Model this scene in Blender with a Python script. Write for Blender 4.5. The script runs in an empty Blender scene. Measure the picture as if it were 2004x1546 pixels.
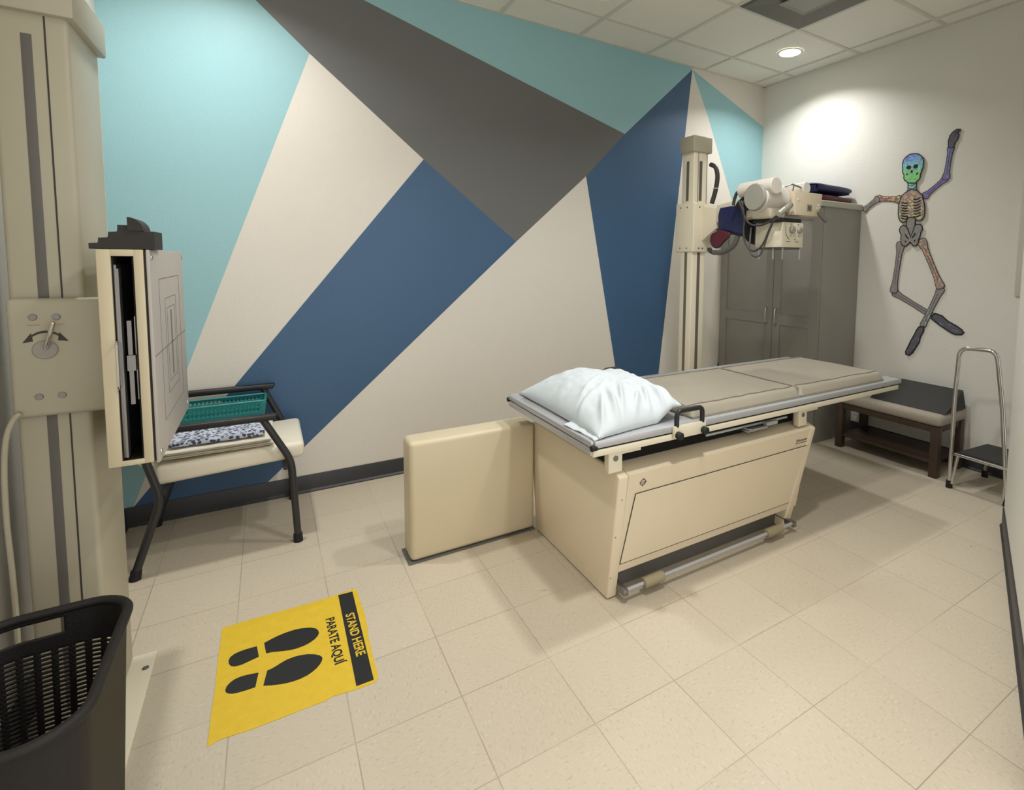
import bpy, bmesh, math, random
from mathutils import Vector, Matrix, noise as mn
random.seed(7)
D = {"sole_far":[[-4.0157,-1.2992],[-3.9965,-1.2909],[-3.9752,-1.2836],[-3.95,-1.2791],[-3.9208,-1.2788],[-3.897,-1.2841],[-3.8733,-1.2951],[-3.8573,-1.3086],[-3.8491,-1.3251],[-3.8467,-1.3435],[-3.8523,-1.3594],[-3.8636,-1.3729],[-3.8787,-1.3823],[-3.897,-1.3888],[-3.9182,-1.39],[-3.9391,-1.3868],[-3.9596,-1.3792],[-3.9766,-1.3719],[-3.9936,-1.3646],[-4.0098,-1.3615]],"heel_far":[[-4.0369,-1.3045],[-4.0683,-1.3018],[-4.0882,-1.3029],[-4.1029,-1.3077],[-4.1138,-1.3184],[-4.1172,-1.3345],[-4.1154,-1.3518],[-4.109,-1.3664],[-4.1001,-1.3743],[-4.0888,-1.3777],[-4.076,-1.3779],[-4.0535,-1.3721],[-4.0308,-1.3665]],"sole_near":[[-4.0066,-1.4519],[-3.9959,-1.451],[-3.9844,-1.4464],[-3.9677,-1.4378],[-3.9507,-1.4313],[-3.9302,-1.4293],[-3.9097,-1.4326],[-3.8892,-1.4397],[-3.869,-1.4528],[-3.8543,-1.4675],[-3.8473,-1.4823],[-3.8483,-1.4952],[-3.8559,-1.5122],[-3.8673,-1.5264],[-3.8815,-1.5373],[-3.8953,-1.5447],[-3.9153,-1.5491],[-3.9348,-1.5492],[-3.954,-1.5461],[-3.9729,-1.5403],[-3.9948,-1.531],[-4.0176,-1.5191]],"heel_near":[[-4.0307,-1.4479],[-4.0489,-1.4423],[-4.0647,-1.4388],[-4.0804,-1.4369],[-4.0958,-1.4396],[-4.1076,-1.4482],[-4.116,-1.4619],[-4.1188,-1.4771],[-4.1158,-1.4894],[-4.1088,-1.4984],[-4.099,-1.505],[-4.087,-1.5088],[-4.0628,-1.5118],[-4.0387,-1.5124]],"decal":[[-4.146,-1.1293],[-4.0328,-1.1289],[-3.9112,-1.1355],[-3.8024,-1.1377],[-3.7038,-1.1309],[-3.6926,-1.1458],[-3.694,-1.2042],[-3.6895,-1.3208],[-3.6925,-1.4087],[-3.6985,-1.4611],[-3.6979,-1.4952],[-3.6995,-1.565],[-3.7,-1.6252],[-3.6983,-1.6581],[-3.7062,-1.6841],[-3.7143,-1.6912],[-3.7687,-1.6887],[-3.8336,-1.6797],[-3.8598,-1.6863],[-3.8973,-1.6853],[-3.9698,-1.6857],[-4.0161,-1.6844],[-4.0444,-1.6847],[-4.0859,-1.6795],[-4.1237,-1.6765],[-4.1492,-1.6856],[-4.1484,-1.6267],[-4.1485,-1.5488],[-4.1463,-1.4756],[-4.1477,-1.3126]],"decal_bar":[[-3.7631,-1.1421],[-3.7109,-1.1461],[-3.7146,-1.6778],[-3.7664,-1.6768]],"stand_txt":[[-3.738,-1.2871],[-3.7359,-1.5425]],"parate_txt":[[-3.7948,-1.2753],[-3.7948,-1.5488]],"skull":[[-1.3984,2.1679],[-1.4212,2.1617],[-1.4419,2.1466],[-1.4554,2.1256],[-1.4603,2.101],[-1.4573,2.0744],[-1.4591,2.0614],[-1.4517,2.0445],[-1.4494,2.0321],[-1.4433,2.0175],[-1.4435,1.9969],[-1.4364,1.9824],[-1.4229,1.9737],[-1.4166,1.96],[-1.3639,1.9661],[-1.3556,1.9765],[-1.3395,1.9879],[-1.3325,2.0003],[-1.3326,2.0187],[-1.332,2.0293],[-1.3222,2.0448],[-1.3189,2.0574],[-1.3219,2.0701],[-1.317,2.0918],[-1.3169,2.1129],[-1.3234,2.1355],[-1.338,2.1542],[-1.3604,2.1663],[-1.3806,2.1698]],"eyes":[[[-1.3436,2.0802],[-1.3534,2.0908],[-1.3709,2.0894],[-1.3797,2.0777],[-1.3754,2.0627],[-1.3586,2.0619],[-1.3462,2.0709]],[[-1.3918,2.0786],[-1.4002,2.0903],[-1.4176,2.0929],[-1.4272,2.0823],[-1.4256,2.0671],[-1.4119,2.0618],[-1.3991,2.0646]],[[-1.3843,2.0589],[-1.3937,2.0447],[-1.3909,2.0321],[-1.378,2.0353],[-1.3763,2.047]],[[-1.3472,2.0352],[-1.3564,2.0366],[-1.3592,2.0232],[-1.3506,2.0206]],[[-1.4163,2.0287],[-1.431,2.0335],[-1.4293,2.0193],[-1.417,2.0157]]],"neck":[[-1.3639,1.9677],[-1.4165,1.9616],[-1.4193,1.9121],[-1.4233,1.9039],[-1.3596,1.9053],[-1.3652,1.9152]],"ribs_out":[[-1.3622,1.905],[-1.3924,1.9149],[-1.4258,1.9036],[-1.4469,1.8834],[-1.4652,1.8662],[-1.4737,1.8294],[-1.4839,1.7978],[-1.488,1.7513],[-1.4861,1.7155],[-1.4726,1.6931],[-1.4531,1.6865],[-1.4324,1.698],[-1.4189,1.7145],[-1.3701,1.7176],[-1.3654,1.6914],[-1.3461,1.6819],[-1.3246,1.6911],[-1.31,1.716],[-1.3052,1.7537],[-1.3049,1.8071],[-1.3135,1.8437],[-1.3223,1.8747],[-1.3398,1.8889]],"ribgaps":[[[-1.3247,1.8321],[-1.3486,1.8242],[-1.3719,1.8243],[-1.3723,1.8164],[-1.3491,1.8147],[-1.3226,1.8222]],[[-1.4048,1.8476],[-1.4292,1.8443],[-1.4559,1.8563],[-1.4589,1.8477],[-1.4322,1.8347],[-1.4068,1.839]],[[-1.3249,1.813],[-1.3497,1.8051],[-1.3729,1.8053],[-1.3734,1.7974],[-1.3502,1.7955],[-1.3237,1.803]],[[-1.406,1.8266],[-1.4304,1.8234],[-1.4571,1.8356],[-1.46,1.827],[-1.4334,1.8139],[-1.408,1.8181]],[[-1.3252,1.7938],[-1.3507,1.786],[-1.374,1.7863],[-1.3745,1.7784],[-1.3513,1.7764],[-1.3247,1.7837]],[[-1.4072,1.8056],[-1.4315,1.8026],[-1.4583,1.8148],[-1.4612,1.8063],[-1.4346,1.793],[-1.4092,1.7971]],[[-1.3255,1.7747],[-1.3518,1.7669],[-1.3751,1.7673],[-1.3755,1.7594],[-1.3523,1.7573],[-1.3258,1.7645]],[[-1.4083,1.7847],[-1.4327,1.7817],[-1.4594,1.7941],[-1.4624,1.7856],[-1.4358,1.7722],[-1.4103,1.7762]],[[-1.3258,1.7555],[-1.3529,1.7478],[-1.3761,1.7483],[-1.3766,1.7403],[-1.3534,1.7382],[-1.3269,1.7453]],[[-1.4095,1.7637],[-1.4339,1.7609],[-1.4606,1.7734],[-1.4636,1.7649],[-1.4369,1.7513],[-1.4115,1.7552]],[[-1.326,1.7363],[-1.354,1.7286],[-1.3772,1.7292],[-1.3777,1.7213],[-1.3545,1.7191],[-1.3279,1.7261]],[[-1.4107,1.7427],[-1.4351,1.74],[-1.4618,1.7527],[-1.4647,1.7442],[-1.4381,1.7305],[-1.4127,1.7342]],[[-1.3263,1.7171],[-1.355,1.7095],[-1.3783,1.7102],[-1.3787,1.7023],[-1.3556,1.6999],[-1.329,1.7068]],[[-1.4119,1.7218],[-1.4362,1.7192],[-1.463,1.7319],[-1.4659,1.7235],[-1.4393,1.7096],[-1.4139,1.7133]]],"spine":[[-1.3724,1.7227],[-1.4262,1.7193],[-1.4266,1.6932],[-1.4257,1.6567],[-1.4312,1.6303],[-1.4336,1.5884],[-1.4028,1.5473],[-1.3669,1.5907],[-1.3671,1.6331],[-1.3673,1.6755]],"pelvis":[[-1.3201,1.6298],[-1.3295,1.6508],[-1.3475,1.6579],[-1.3662,1.6491],[-1.3803,1.6273],[-1.4016,1.5684],[-1.4216,1.6202],[-1.4252,1.6462],[-1.4421,1.66],[-1.4621,1.66],[-1.4769,1.6438],[-1.479,1.623],[-1.4679,1.6002],[-1.4646,1.5717],[-1.4558,1.5511],[-1.4569,1.5303],[-1.443,1.5096],[-1.4254,1.5089],[-1.4117,1.526],[-1.4007,1.5394],[-1.3887,1.5238],[-1.3715,1.5082],[-1.353,1.5112],[-1.339,1.5275],[-1.3343,1.5651],[-1.3354,1.5918],[-1.3248,1.6109]],"pelvis_gap":[[[-1.36,1.6016],[-1.3724,1.5852],[-1.3888,1.5688],[-1.3905,1.5555],[-1.3732,1.5693],[-1.3619,1.5866]],[[-1.4278,1.6001],[-1.4369,1.6013],[-1.434,1.5805],[-1.4123,1.5602],[-1.4102,1.5708],[-1.4236,1.5861]],[[-1.364,1.5483],[-1.3746,1.5454],[-1.3727,1.5321],[-1.3636,1.5366]],[[-1.4282,1.5493],[-1.438,1.5542],[-1.4364,1.5386],[-1.4264,1.5351]]],"arm_l":[[-1.3055,1.8532],[-1.1395,1.8745]],"fore_l":[[-1.1395,1.8745],[-1.0159,1.7824]],"arm_r":[[-1.4777,1.8581],[-1.6119,1.9689]],"fore_r":[[-1.6119,1.9689],[-1.6325,2.1736]],"hand":[[-1.6172,2.1763],[-1.6146,2.2203],[-1.6228,2.2546],[-1.6396,2.2752],[-1.6637,2.2887],[-1.6856,2.2833],[-1.6843,2.2718],[-1.6699,2.2671],[-1.679,2.2461],[-1.6726,2.2205],[-1.6562,2.1966],[-1.6507,2.1705],[-1.6359,2.1676]],"hand_fingers":[[[-1.65,2.2678],[-1.6789,2.2803]],[[-1.6589,2.2521],[-1.6741,2.262]],[[-1.6466,2.2415],[-1.6619,2.2687]]],"thigh_l":[[-1.3328,1.5305],[-1.2993,1.1679]],"shin_l":[[-1.2995,1.1643],[-1.5835,1.0081]],"thigh_r":[[-1.4767,1.547],[-1.6244,1.2168]],"shin_r":[[-1.6249,1.2089],[-1.5191,0.935]],"foot_l":[[-1.5727,1.0105],[-1.5981,1.0325],[-1.641,1.0204],[-1.6844,0.984],[-1.7364,0.9593],[-1.7725,0.9356],[-1.7854,0.9173],[-1.7697,0.8998],[-1.73,0.897],[-1.6989,0.91],[-1.667,0.9288],[-1.6347,0.9479],[-1.6017,0.9707],[-1.5772,0.9878]],"foot_r":[[-1.4952,0.9265],[-1.5304,0.9304],[-1.528,0.895],[-1.5104,0.8551],[-1.5018,0.8091],[-1.4815,0.7705],[-1.4611,0.7292],[-1.4394,0.7065],[-1.4137,0.7097],[-1.4103,0.7297],[-1.4265,0.7721],[-1.4446,0.8191],[-1.4649,0.8636],[-1.4798,0.901]],"apron_front":[[-0.8674,1.7333],[-0.9597,1.7372],[-1.0409,1.7362],[-1.0772,1.7278],[-1.0867,1.7136],[-1.0823,1.6519],[-1.0813,1.5517],[-1.0564,1.5471],[-0.9898,1.5578],[-0.9208,1.5744],[-0.8535,1.59],[-0.8662,1.6195],[-0.8608,1.6825],[-0.8549,1.7]],"apron_flap":[[-0.8686,1.5873],[-0.9661,1.5692],[-0.9818,1.5533],[-0.9712,1.5356],[-0.9453,1.5196],[-0.9192,1.5005],[-0.8929,1.4755],[-0.8655,1.4673],[-0.8373,1.472],[-0.8142,1.4912],[-0.8029,1.5176],[-0.8099,1.5464],[-0.8294,1.5659]],"apron_back":[[-0.9464,1.7506],[-1.0111,1.709],[-1.0308,1.674],[-1.0537,1.6447],[-1.0487,1.5947],[-1.0463,1.4883],[-1.0132,1.4974],[-0.9828,1.518],[-0.9743,1.541],[-0.9543,1.5703],[-0.9524,1.6562]],"cab_right":[[-1.26,-0.6]],"hose_col":[[-1.23,-0.5903,2.0775],[-1.23,-0.6376,2.0525],[-1.23,-0.6602,1.9954],[-1.23,-0.6575,1.938],[-1.23,-0.6401,1.8675],[-1.23,-0.612,1.797]],"hose_arm":[[-1.4,-1.0303,1.5445],[-1.4,-1.0063,1.4925],[-1.4,-0.9631,1.46],[-1.4,-0.8905,1.4371],[-1.4,-0.8143,1.4376]],"loopA":[[-1.47,-1.0945,1.7554],[-1.47,-1.1218,1.706],[-1.47,-1.1489,1.6508],[-1.47,-1.1832,1.6114],[-1.47,-1.2317,1.5966],[-1.47,-1.286,1.5969],[-1.47,-1.3379,1.6152],[-1.47,-1.3808,1.6392],[-1.47,-1.416,1.6544]],"loopB":[[-1.47,-1.1112,1.7571],[-1.47,-1.1345,1.6987],[-1.47,-1.1455,1.6354],[-1.47,-1.14,1.5729],[-1.47,-1.151,1.5096],[-1.47,-1.1776,1.4651],[-1.47,-1.2148,1.4429],[-1.47,-1.2617,1.4517],[-1.47,-1.3022,1.4936],[-1.47,-1.3298,1.5499],[-1.47,-1.3606,1.605],[-1.47,-1.3953,1.6383]],"loopC":[[-1.45,-1.1827,1.5875],[-1.45,-1.1774,1.5252],[-1.45,-1.1761,1.4625],[-1.45,-1.1941,1.4216],[-1.45,-1.2268,1.4059],[-1.45,-1.2615,1.4213],[-1.45,-1.2865,1.4671],[-1.45,-1.3067,1.5243],[-1.45,-1.3306,1.5776],[-1.45,-1.3543,1.6242]],"cableTop":[[-1.46,-1.1408,1.8175],[-1.46,-1.0744,1.8118],[-1.46,-1.0504,1.776],[-1.46,-1.0393,1.7322]],"cableTop2":[[-1.46,-1.1265,1.769],[-1.46,-1.0897,1.7502],[-1.46,-1.0656,1.7205]],"cord_bucky":[[-4.5135,-1.5,0.9606],[-4.5271,-1.5,0.9439],[-4.5397,-1.5,0.9085],[-4.5469,-1.5,0.8562],[-4.551,-1.5,0.7763],[-4.5521,-1.5,0.6677],[-4.5493,-1.5,0.5428],[-4.5483,-1.5,0.4166],[-4.5501,-1.5,0.2896]],"vent":[-1.3894,-0.7798,-1.558,-0.9486]}
PI = math.pi
C = bpy.context.scene.collection
H = 3.005
WL = -4.605         # left wall
T = .3048

# ------------------------------------------------------------------ materials
def srgb(c):
    o = []
    for v in c:
        v = v / 255.0
        o.append(v / 12.92 if v <= .04045 else ((v + .055) / 1.055) ** 2.4)
    return (o[0], o[1], o[2], 1.0)

class NT:
    def __init__(s, name):
        s.m = bpy.data.materials.new(name); s.m.use_nodes = True
        s.t = s.m.node_tree; s.n = s.t.nodes; s.b = s.n['Principled BSDF']
        s._c = None
    def add(s, typ, **kw):
        n = s.n.new(typ)
        for k, v in kw.items(): setattr(n, k, v)
        return n
    def link(s, a, b): s.t.links.new(a, b)
    def coord(s):
        if s._c is None: s._c = s.add('ShaderNodeNewGeometry').outputs['Position']
        return s._c
    def noise(s, scale, detail=3, vec=None, rough=.5):
        n = s.add('ShaderNodeTexNoise'); n.inputs['Scale'].default_value = scale
        n.inputs['Detail'].default_value = detail; n.inputs['Roughness'].default_value = rough
        s.link(vec if vec is not None else s.coord(), n.inputs['Vector']); return n
    def math(s, op, a, b=None, c=None):
        n = s.add('ShaderNodeMath', operation=op)
        for i, v in enumerate((a, b, c)):
            if v is None: continue
            if isinstance(v, (int, float)): n.inputs[i].default_value = v
            else: s.link(v, n.inputs[i])
        return n.outputs[0]
    def mix(s, fac, a, b):
        n = s.add('ShaderNodeMix', data_type='RGBA')
        if isinstance(fac, (int, float)): n.inputs[0].default_value = fac
        else: s.link(fac, n.inputs[0])
        for i, v in ((6, a), (7, b)):
            if isinstance(v, tuple): n.inputs[i].default_value = v
            else: s.link(v, n.inputs[i])
        return n.outputs[2]
    def ramp(s, fac, stops):
        n = s.add('ShaderNodeValToRGB'); r = n.color_ramp
        while len(r.elements) < len(stops): r.elements.new(.5)
        for e, (p, c) in zip(r.elements, stops): e.position = p; e.color = c
        s.link(fac, n.inputs[0]); return n.outputs[0]
    def bump(s, h, strength, dist=.002):
        n = s.add('ShaderNodeBump'); n.inputs['Strength'].default_value = strength
        n.inputs['Distance'].default_value = dist
        s.link(h, n.inputs['Height']); s.link(n.outputs[0], s.b.inputs['Normal'])

def sc(c, k): return tuple(min(1, v * k) for v in c[:3]) + (1,)

def PM(name, rgb, rough=.5, metal=0, var=.06, vscale=6, bump=0, bscale=200, bdist=.001, spec=.5, coat=0):
    t = NT(name); c = srgb(rgb)
    n = t.noise(vscale, 4)
    t.link(t.mix(n.outputs['Fac'], sc(c, 1 - var), sc(c, 1 + var)), t.b.inputs['Base Color'])
    t.b.inputs['Roughness'].default_value = rough; t.b.inputs['Metallic'].default_value = metal
    t.b.inputs['Specular IOR Level'].default_value = spec
    t.b.inputs['Coat Weight'].default_value = coat
    if bump: t.bump(t.noise(bscale, 2).outputs['Fac'], bump, bdist)
    return t.m

def wall_mat(name, rgb, rough=.55, bump=.35):
    t = NT(name); c = srgb(rgb)
    n = t.noise(1.6, 3)
    t.link(t.mix(n.outputs['Fac'], sc(c, .965), sc(c, 1.035)), t.b.inputs['Base Color'])
    t.b.inputs['Roughness'].default_value = rough
    a = t.noise(95, 3, rough=.55)
    t.bump(a.outputs['Fac'], bump, .003)
    return t.m

M = {}
M['white'] = wall_mat('wall_offwhite', (216, 211, 201))
M['rwall'] = wall_mat('wall_right_paint', (223, 222, 214))
M['teal'] = wall_mat('mural_teal', (146, 189, 196), .5)
M['grey'] = wall_mat('mural_grey', (101, 102, 101), .5)
M['blue'] = wall_mat('mural_blue', (58, 91, 125), .45)
M['base'] = PM('vinyl_baseboard', (50, 51, 54), .45, var=.05)
M['cream'] = PM('cream_enamel', (224, 210, 184), .4, var=.035, vscale=5, bump=.12, bscale=350)
M['duct'] = PM('duct_enamel', (206, 193, 163), .42, var=.05, vscale=4, bump=.1, bscale=350)
M['cream_box'] = PM('detector_enamel', (198, 187, 158), .42, var=.03, bump=.1, bscale=350)
M['cream_lt'] = PM('light_cream_enamel', (226, 218, 196), .4, var=.03, bump=.1, bscale=350)
M['cream_gry'] = PM('column_enamel', (172, 166, 146), .42, var=.05, bump=.1, bscale=350)
M['black'] = PM('black_plastic', (22, 22, 23), .45, var=.1)
M['blackm'] = PM('black_painted_steel', (42, 42, 44), .42, var=.12, bump=.2, bscale=400)
M['rubber'] = PM('black_rubber', (16, 16, 16), .7)
M['void'] = PM('dark_interior', (10, 10, 10), .9)
M['alu'] = PM('brushed_aluminium', (184, 186, 190), .34, .4, var=.06, vscale=30)
M['chrome'] = PM('chrome', (205, 205, 205), .13, 1.0, var=.03)
M['steel'] = PM('dull_steel', (140, 138, 136), .38, .9)
M['tabletop'] = PM('grey_laminate', (150, 149, 146), .4, var=.04)
M['pad'] = PM('taupe_vinyl', (156, 149, 134), .36, var=.07, vscale=7, bump=.25, bscale=18, bdist=.004)
M['pipe'] = PM('taupe_piping', (112, 104, 93), .5)
M['pillow'] = PM('pale_blue_pillowcase', (196, 204, 208), .8, var=.03, bump=.25, bscale=60, bdist=.002)
M['cab'] = PM('grey_cabinet_paint', (138, 136, 128), .45, var=.03)
M['cabtop'] = PM('pale_grey_cabinet_cap', (176, 176, 162), .5, var=.03)
M['wood'] = PM('dark_walnut', (62, 48, 38), .45, var=.3, vscale=25)
M['oat'] = PM('oatmeal_fabric', (158, 150, 137), .9, var=.12, vscale=80, bump=.3, bscale=500)
M['blackfoam'] = PM('black_vinyl_foam', (38, 36, 33), .65, var=.1)
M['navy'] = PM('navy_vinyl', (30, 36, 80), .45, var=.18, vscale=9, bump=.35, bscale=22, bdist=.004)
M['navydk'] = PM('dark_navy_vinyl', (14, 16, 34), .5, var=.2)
M['maroon'] = PM('maroon_vinyl', (88, 26, 42), .48, var=.15, bump=.3, bscale=22, bdist=.004)
M['vinylw'] = PM('ivory_vinyl', (224, 217, 198), .42, var=.03, bump=.15, bscale=300)
M['linen'] = PM('white_linen', (222, 216, 200), .85, var=.05, bump=.35, bscale=120)
M['tealp'] = PM('teal_plastic', (22, 120, 116), .4, var=.08)
M['hamper'] = PM('dark_brown_plastic', (24, 20, 18), .68, var=.14, bump=.5, bscale=160, bdist=.002)
M['yellow'] = None
M['white_p'] = PM('white_plastic', (226, 224, 216), .4, var=.02)
M['hornw'] = PM('tube_housing_white', (215, 208, 199), .38, var=.03)
M['greycap'] = PM('grey_end_cap', (150, 148, 138), .42, var=.05)
M['hose'] = PM('grey_hose', (92, 90, 88), .5)
M['hosed'] = PM('dark_grey_cable', (58, 56, 57), .5)
M['panelg'] = PM('grey_detector_panel', (178, 172, 165), .42, var=.03)
M['line'] = PM('printed_line', (120, 115, 111), .6)
M['inkd'] = PM('dark_ink', (52, 48, 42), .6)
M['inkp'] = PM('faded_red_ink', (168, 140, 118), .6)
M['ventm'] = PM('grey_vent_metal', (98, 94, 84), .5, var=.06)
M['ventin'] = PM('vent_centre', (150, 148, 140), .5, var=.05)
M['grid'] = PM('ceiling_grid_white', (206, 203, 192), .5)
M['lever'] = PM('lever_disc_grey', (150, 145, 138), .5)
M['darkgrey'] = PM('dark_grey_panel', (96, 94, 90), .6)
M['rubberroll'] = PM('tan_rubber_roller', (150, 140, 112), .6)
M['treadb'] = PM('black_tread_rubber', (40, 38, 36), .7, bump=.6, bscale=300)

def clear_mat():
    t = NT('clear_acrylic'); t.b.inputs['Base Color'].default_value = (.95, .97, .97, 1)
    t.b.inputs['Transmission Weight'].default_value = .85; t.b.inputs['Roughness'].default_value = .12
    t.b.inputs['IOR'].default_value = 1.49
    n = t.noise(40); t.bump(n.outputs['Fac'], .05); return t.m
M['clear'] = clear_mat()

def gown_mat():
    t = NT('speckled_gown_print'); w = t.noise(52, 2, rough=.6)
    v = t.add('ShaderNodeTexVoronoi'); v.inputs['Scale'].default_value = 62
    d = t.add('ShaderNodeVectorMath', operation='ADD'); t.link(t.coord(), d.inputs[0])
    s_ = t.add('ShaderNodeVectorMath', operation='SCALE'); t.link(w.outputs['Color'], s_.inputs[0]); s_.inputs['Scale'].default_value = .012
    t.link(s_.outputs[0], d.inputs[1]); t.link(d.outputs[0], v.inputs['Vector'])
    f = t.ramp(v.outputs['Distance'], [(.38, srgb((64, 68, 88))), (.52, srgb((188, 194, 208)))])
    t.link(f, t.b.inputs['Base Color']); t.b.inputs['Roughness'].default_value = .9
    t.bump(t.noise(90).outputs['Fac'], .3); return t.m
M['gown'] = gown_mat()

def yellow_mat():
    t = NT('worn_yellow_vinyl'); n = t.noise(30, 5, rough=.7)
    c = t.mix(n.outputs['Fac'], srgb((204, 168, 26)), srgb((228, 195, 48)))
    g = t.noise(14, 6, rough=.75); f = t.ramp(g.outputs['Fac'], [(.66, (0, 0, 0, 1)), (.74, (1, 1, 1, 1))])
    t.link(t.mix(t.math('MULTIPLY', f, .55), c, srgb((128, 104, 34))), t.b.inputs['Base Color'])
    t.b.inputs['Roughness'].default_value = .5; t.bump(t.noise(900).outputs['Fac'], .25); return t.m
M['yellow'] = yellow_mat()

def holo_mat(name, stops, amount, base=(150, 146, 145), axis=2, lo=0., hi=1.):
    """prismatic foil: shifting glints painted as fixed hues by position, on a grey print"""
    t = NT(name)
    v = t.add('ShaderNodeTexVoronoi'); v.inputs['Scale'].default_value = 95; t.link(t.coord(), v.inputs['Vector'])
    sp = t.add('ShaderNodeSeparateXYZ'); t.link(t.coord(), sp.inputs[0])
    g = t.math('DIVIDE', t.math('SUBTRACT', sp.outputs[axis], lo), hi - lo)
    sv = t.add('ShaderNodeSeparateColor'); t.link(v.outputs['Color'], sv.inputs[0])
    g = t.math('ADD', g, t.math('MULTIPLY', t.math('SUBTRACT', sv.outputs[0], .5), .35))
    hue = t.ramp(g, stops)
    k = t.ramp(sv.outputs[1], [(1 - amount, (0, 0, 0, 1)), (min(1, 1 - amount + .12), (1, 1, 1, 1))])
    b = t.mix(t.noise(60).outputs['Fac'], sc(srgb(base), .8), sc(srgb(base), 1.15))
    t.link(t.mix(k, b, hue), t.b.inputs['Base Color'])  # view-dependent foil reflections painted into the base colour
    t.b.inputs['Roughness'].default_value = .35; t.b.inputs['Metallic'].default_value = .15
    return t.m
HB, HC, HG, HY, HO, HV = [srgb(c) for c in ((120, 146, 232), (150, 220, 240), (140, 222, 128), (226, 232, 140), (240, 168, 140), (134, 116, 214))]
M['holo_skull'] = holo_mat('foil_blue_to_green', [(0, HG), (.3, HG), (.55, HC), (.8, HB), (1, HV)], .7, (140, 176, 182), 2, 2.0, 2.17)
M['holo_neck'] = holo_mat('foil_green', [(0, HG), (1, HC)], .45, (128, 146, 130))
M['holo_warm'] = holo_mat('foil_warm', [(0, HO), (.5, HY), (1, HO)], .28, (158, 148, 142), 2, 1.5, 1.9)
M['holo_violet'] = holo_mat('foil_violet', [(0, HV), (.6, HB), (1, HV)], .4, (128, 124, 146), 2, 1.9, 2.3)
M['holo_arm'] = holo_mat('foil_red_to_green', [(0, HG), (.35, HY), (.7, HO), (1, HO)], .42, (150, 132, 126), 1, -1.42, -1.15)
M['holo_grey'] = holo_mat('foil_grey', [(0, HO), (1, HC)], .06, (150, 145, 144))
M['holo_dark'] = holo_mat('foil_dark', [(0, HC), (1, HV)], .10, (98, 98, 102))

def floor_mat():
    t = NT('vinyl_composition_tile')
    sp = t.add('ShaderNodeSeparateXYZ'); t.link(t.coord(), sp.inputs[0])
    u = t.math('DIVIDE', t.math('SUBTRACT', sp.outputs[0], -3.7965), T)
    v = t.math('DIVIDE', t.math('SUBTRACT', sp.outputs[1], -2.8045), T)
    def edge(x):
        f = t.math('FRACT', x); return t.math('MINIMUM', f, t.math('SUBTRACT', 1.0, f))
    e = t.math('MINIMUM', edge(u), edge(v))
    cb = t.add('ShaderNodeCombineXYZ'); t.link(t.math('FLOOR', u), cb.inputs[0]); t.link(t.math('FLOOR', v), cb.inputs[1])
    wn = t.add('ShaderNodeTexWhiteNoise', noise_dimensions='3D'); t.link(cb.outputs[0], wn.inputs['Vector'])
    base = t.mix(wn.outputs['Value'], srgb((192, 181, 161)), srgb((197, 186, 166)))
    # alternate grain direction from tile to tile
    mp = t.add('ShaderNodeMapping'); t.link(t.coord(), mp.inputs['Vector']); mp.inputs['Scale'].default_value = (60, 150, 1); mp.inputs['Rotation'].default_value = (0, 0, .6)
    mp2 = t.add('ShaderNodeMapping'); t.link(t.coord(), mp2.inputs['Vector']); mp2.inputs['Scale'].default_value = (150, 60, 1); mp2.inputs['Rotation'].default_value = (0, 0, -.5)
    n1 = t.noise(1, 4, mp.outputs[0]); n2 = t.noise(1, 4, mp2.outputs[0])
    ch = t.math('MODULO', t.math('ABSOLUTE', t.math('ADD', t.math('FLOOR', u), t.math('FLOOR', v))), 2)
    mx = t.add('ShaderNodeMix', data_type='FLOAT'); t.link(ch, mx.inputs[0]); t.link(n1.outputs['Fac'], mx.inputs[2]); t.link(n2.outputs['Fac'], mx.inputs[3])
    f = t.ramp(mx.outputs[0], [(.28, (1, 1, 1, 1)), (.42, (0, 0, 0, 1))])
    base = t.mix(t.math('MULTIPLY', f, .42), base, srgb((140, 130, 112)))
    f2 = t.ramp(mx.outputs[0], [(.6, (0, 0, 0, 1)), (.72, (1, 1, 1, 1))])
    base = t.mix(t.math('MULTIPLY', f2, .45), base, srgb((216, 209, 190)))
    g = t.noise(1.3, 5, rough=.6)
    base = t.mix(t.math('MULTIPLY', t.ramp(g.outputs['Fac'], [(.5, (0, 0, 0, 1)), (.75, (1, 1, 1, 1))]), .10), base, srgb((150, 138, 112)))
    # scuffs
    mp3 = t.add('ShaderNodeMapping'); t.link(t.coord(), mp3.inputs['Vector']); mp3.inputs['Scale'].default_value = (9, 26, 1); mp3.inputs['Rotation'].default_value = (0, 0, .4)
    s3 = t.noise(1, 2, mp3.outputs[0])
    base = t.mix(t.math('MULTIPLY', t.ramp(s3.outputs['Fac'], [(.74, (0, 0, 0, 1)), (.78, (1, 1, 1, 1))]), .35), base, srgb((96, 84, 70)))
    ln = t.ramp(e, [(.003, (1, 1, 1, 1)), (.0065, (0, 0, 0, 1))])
    lw = t.ramp(t.noise(2.2, 3).outputs['Fac'], [(.35, (.25, .25, .25, 1)), (.6, (1, 1, 1, 1))])
    base = t.mix(t.math('MULTIPLY', t.math('MULTIPLY', ln, lw), .6), base, srgb((104, 94, 78)))
    t.link(base, t.b.inputs['Base Color'])
    t.b.inputs['Roughness'].default_value = .42; t.b.inputs['Specular IOR Level'].default_value = .4
    t.bump(t.noise(35).outputs['Fac'], .06); return t.m
M['floor'] = floor_mat()

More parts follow.
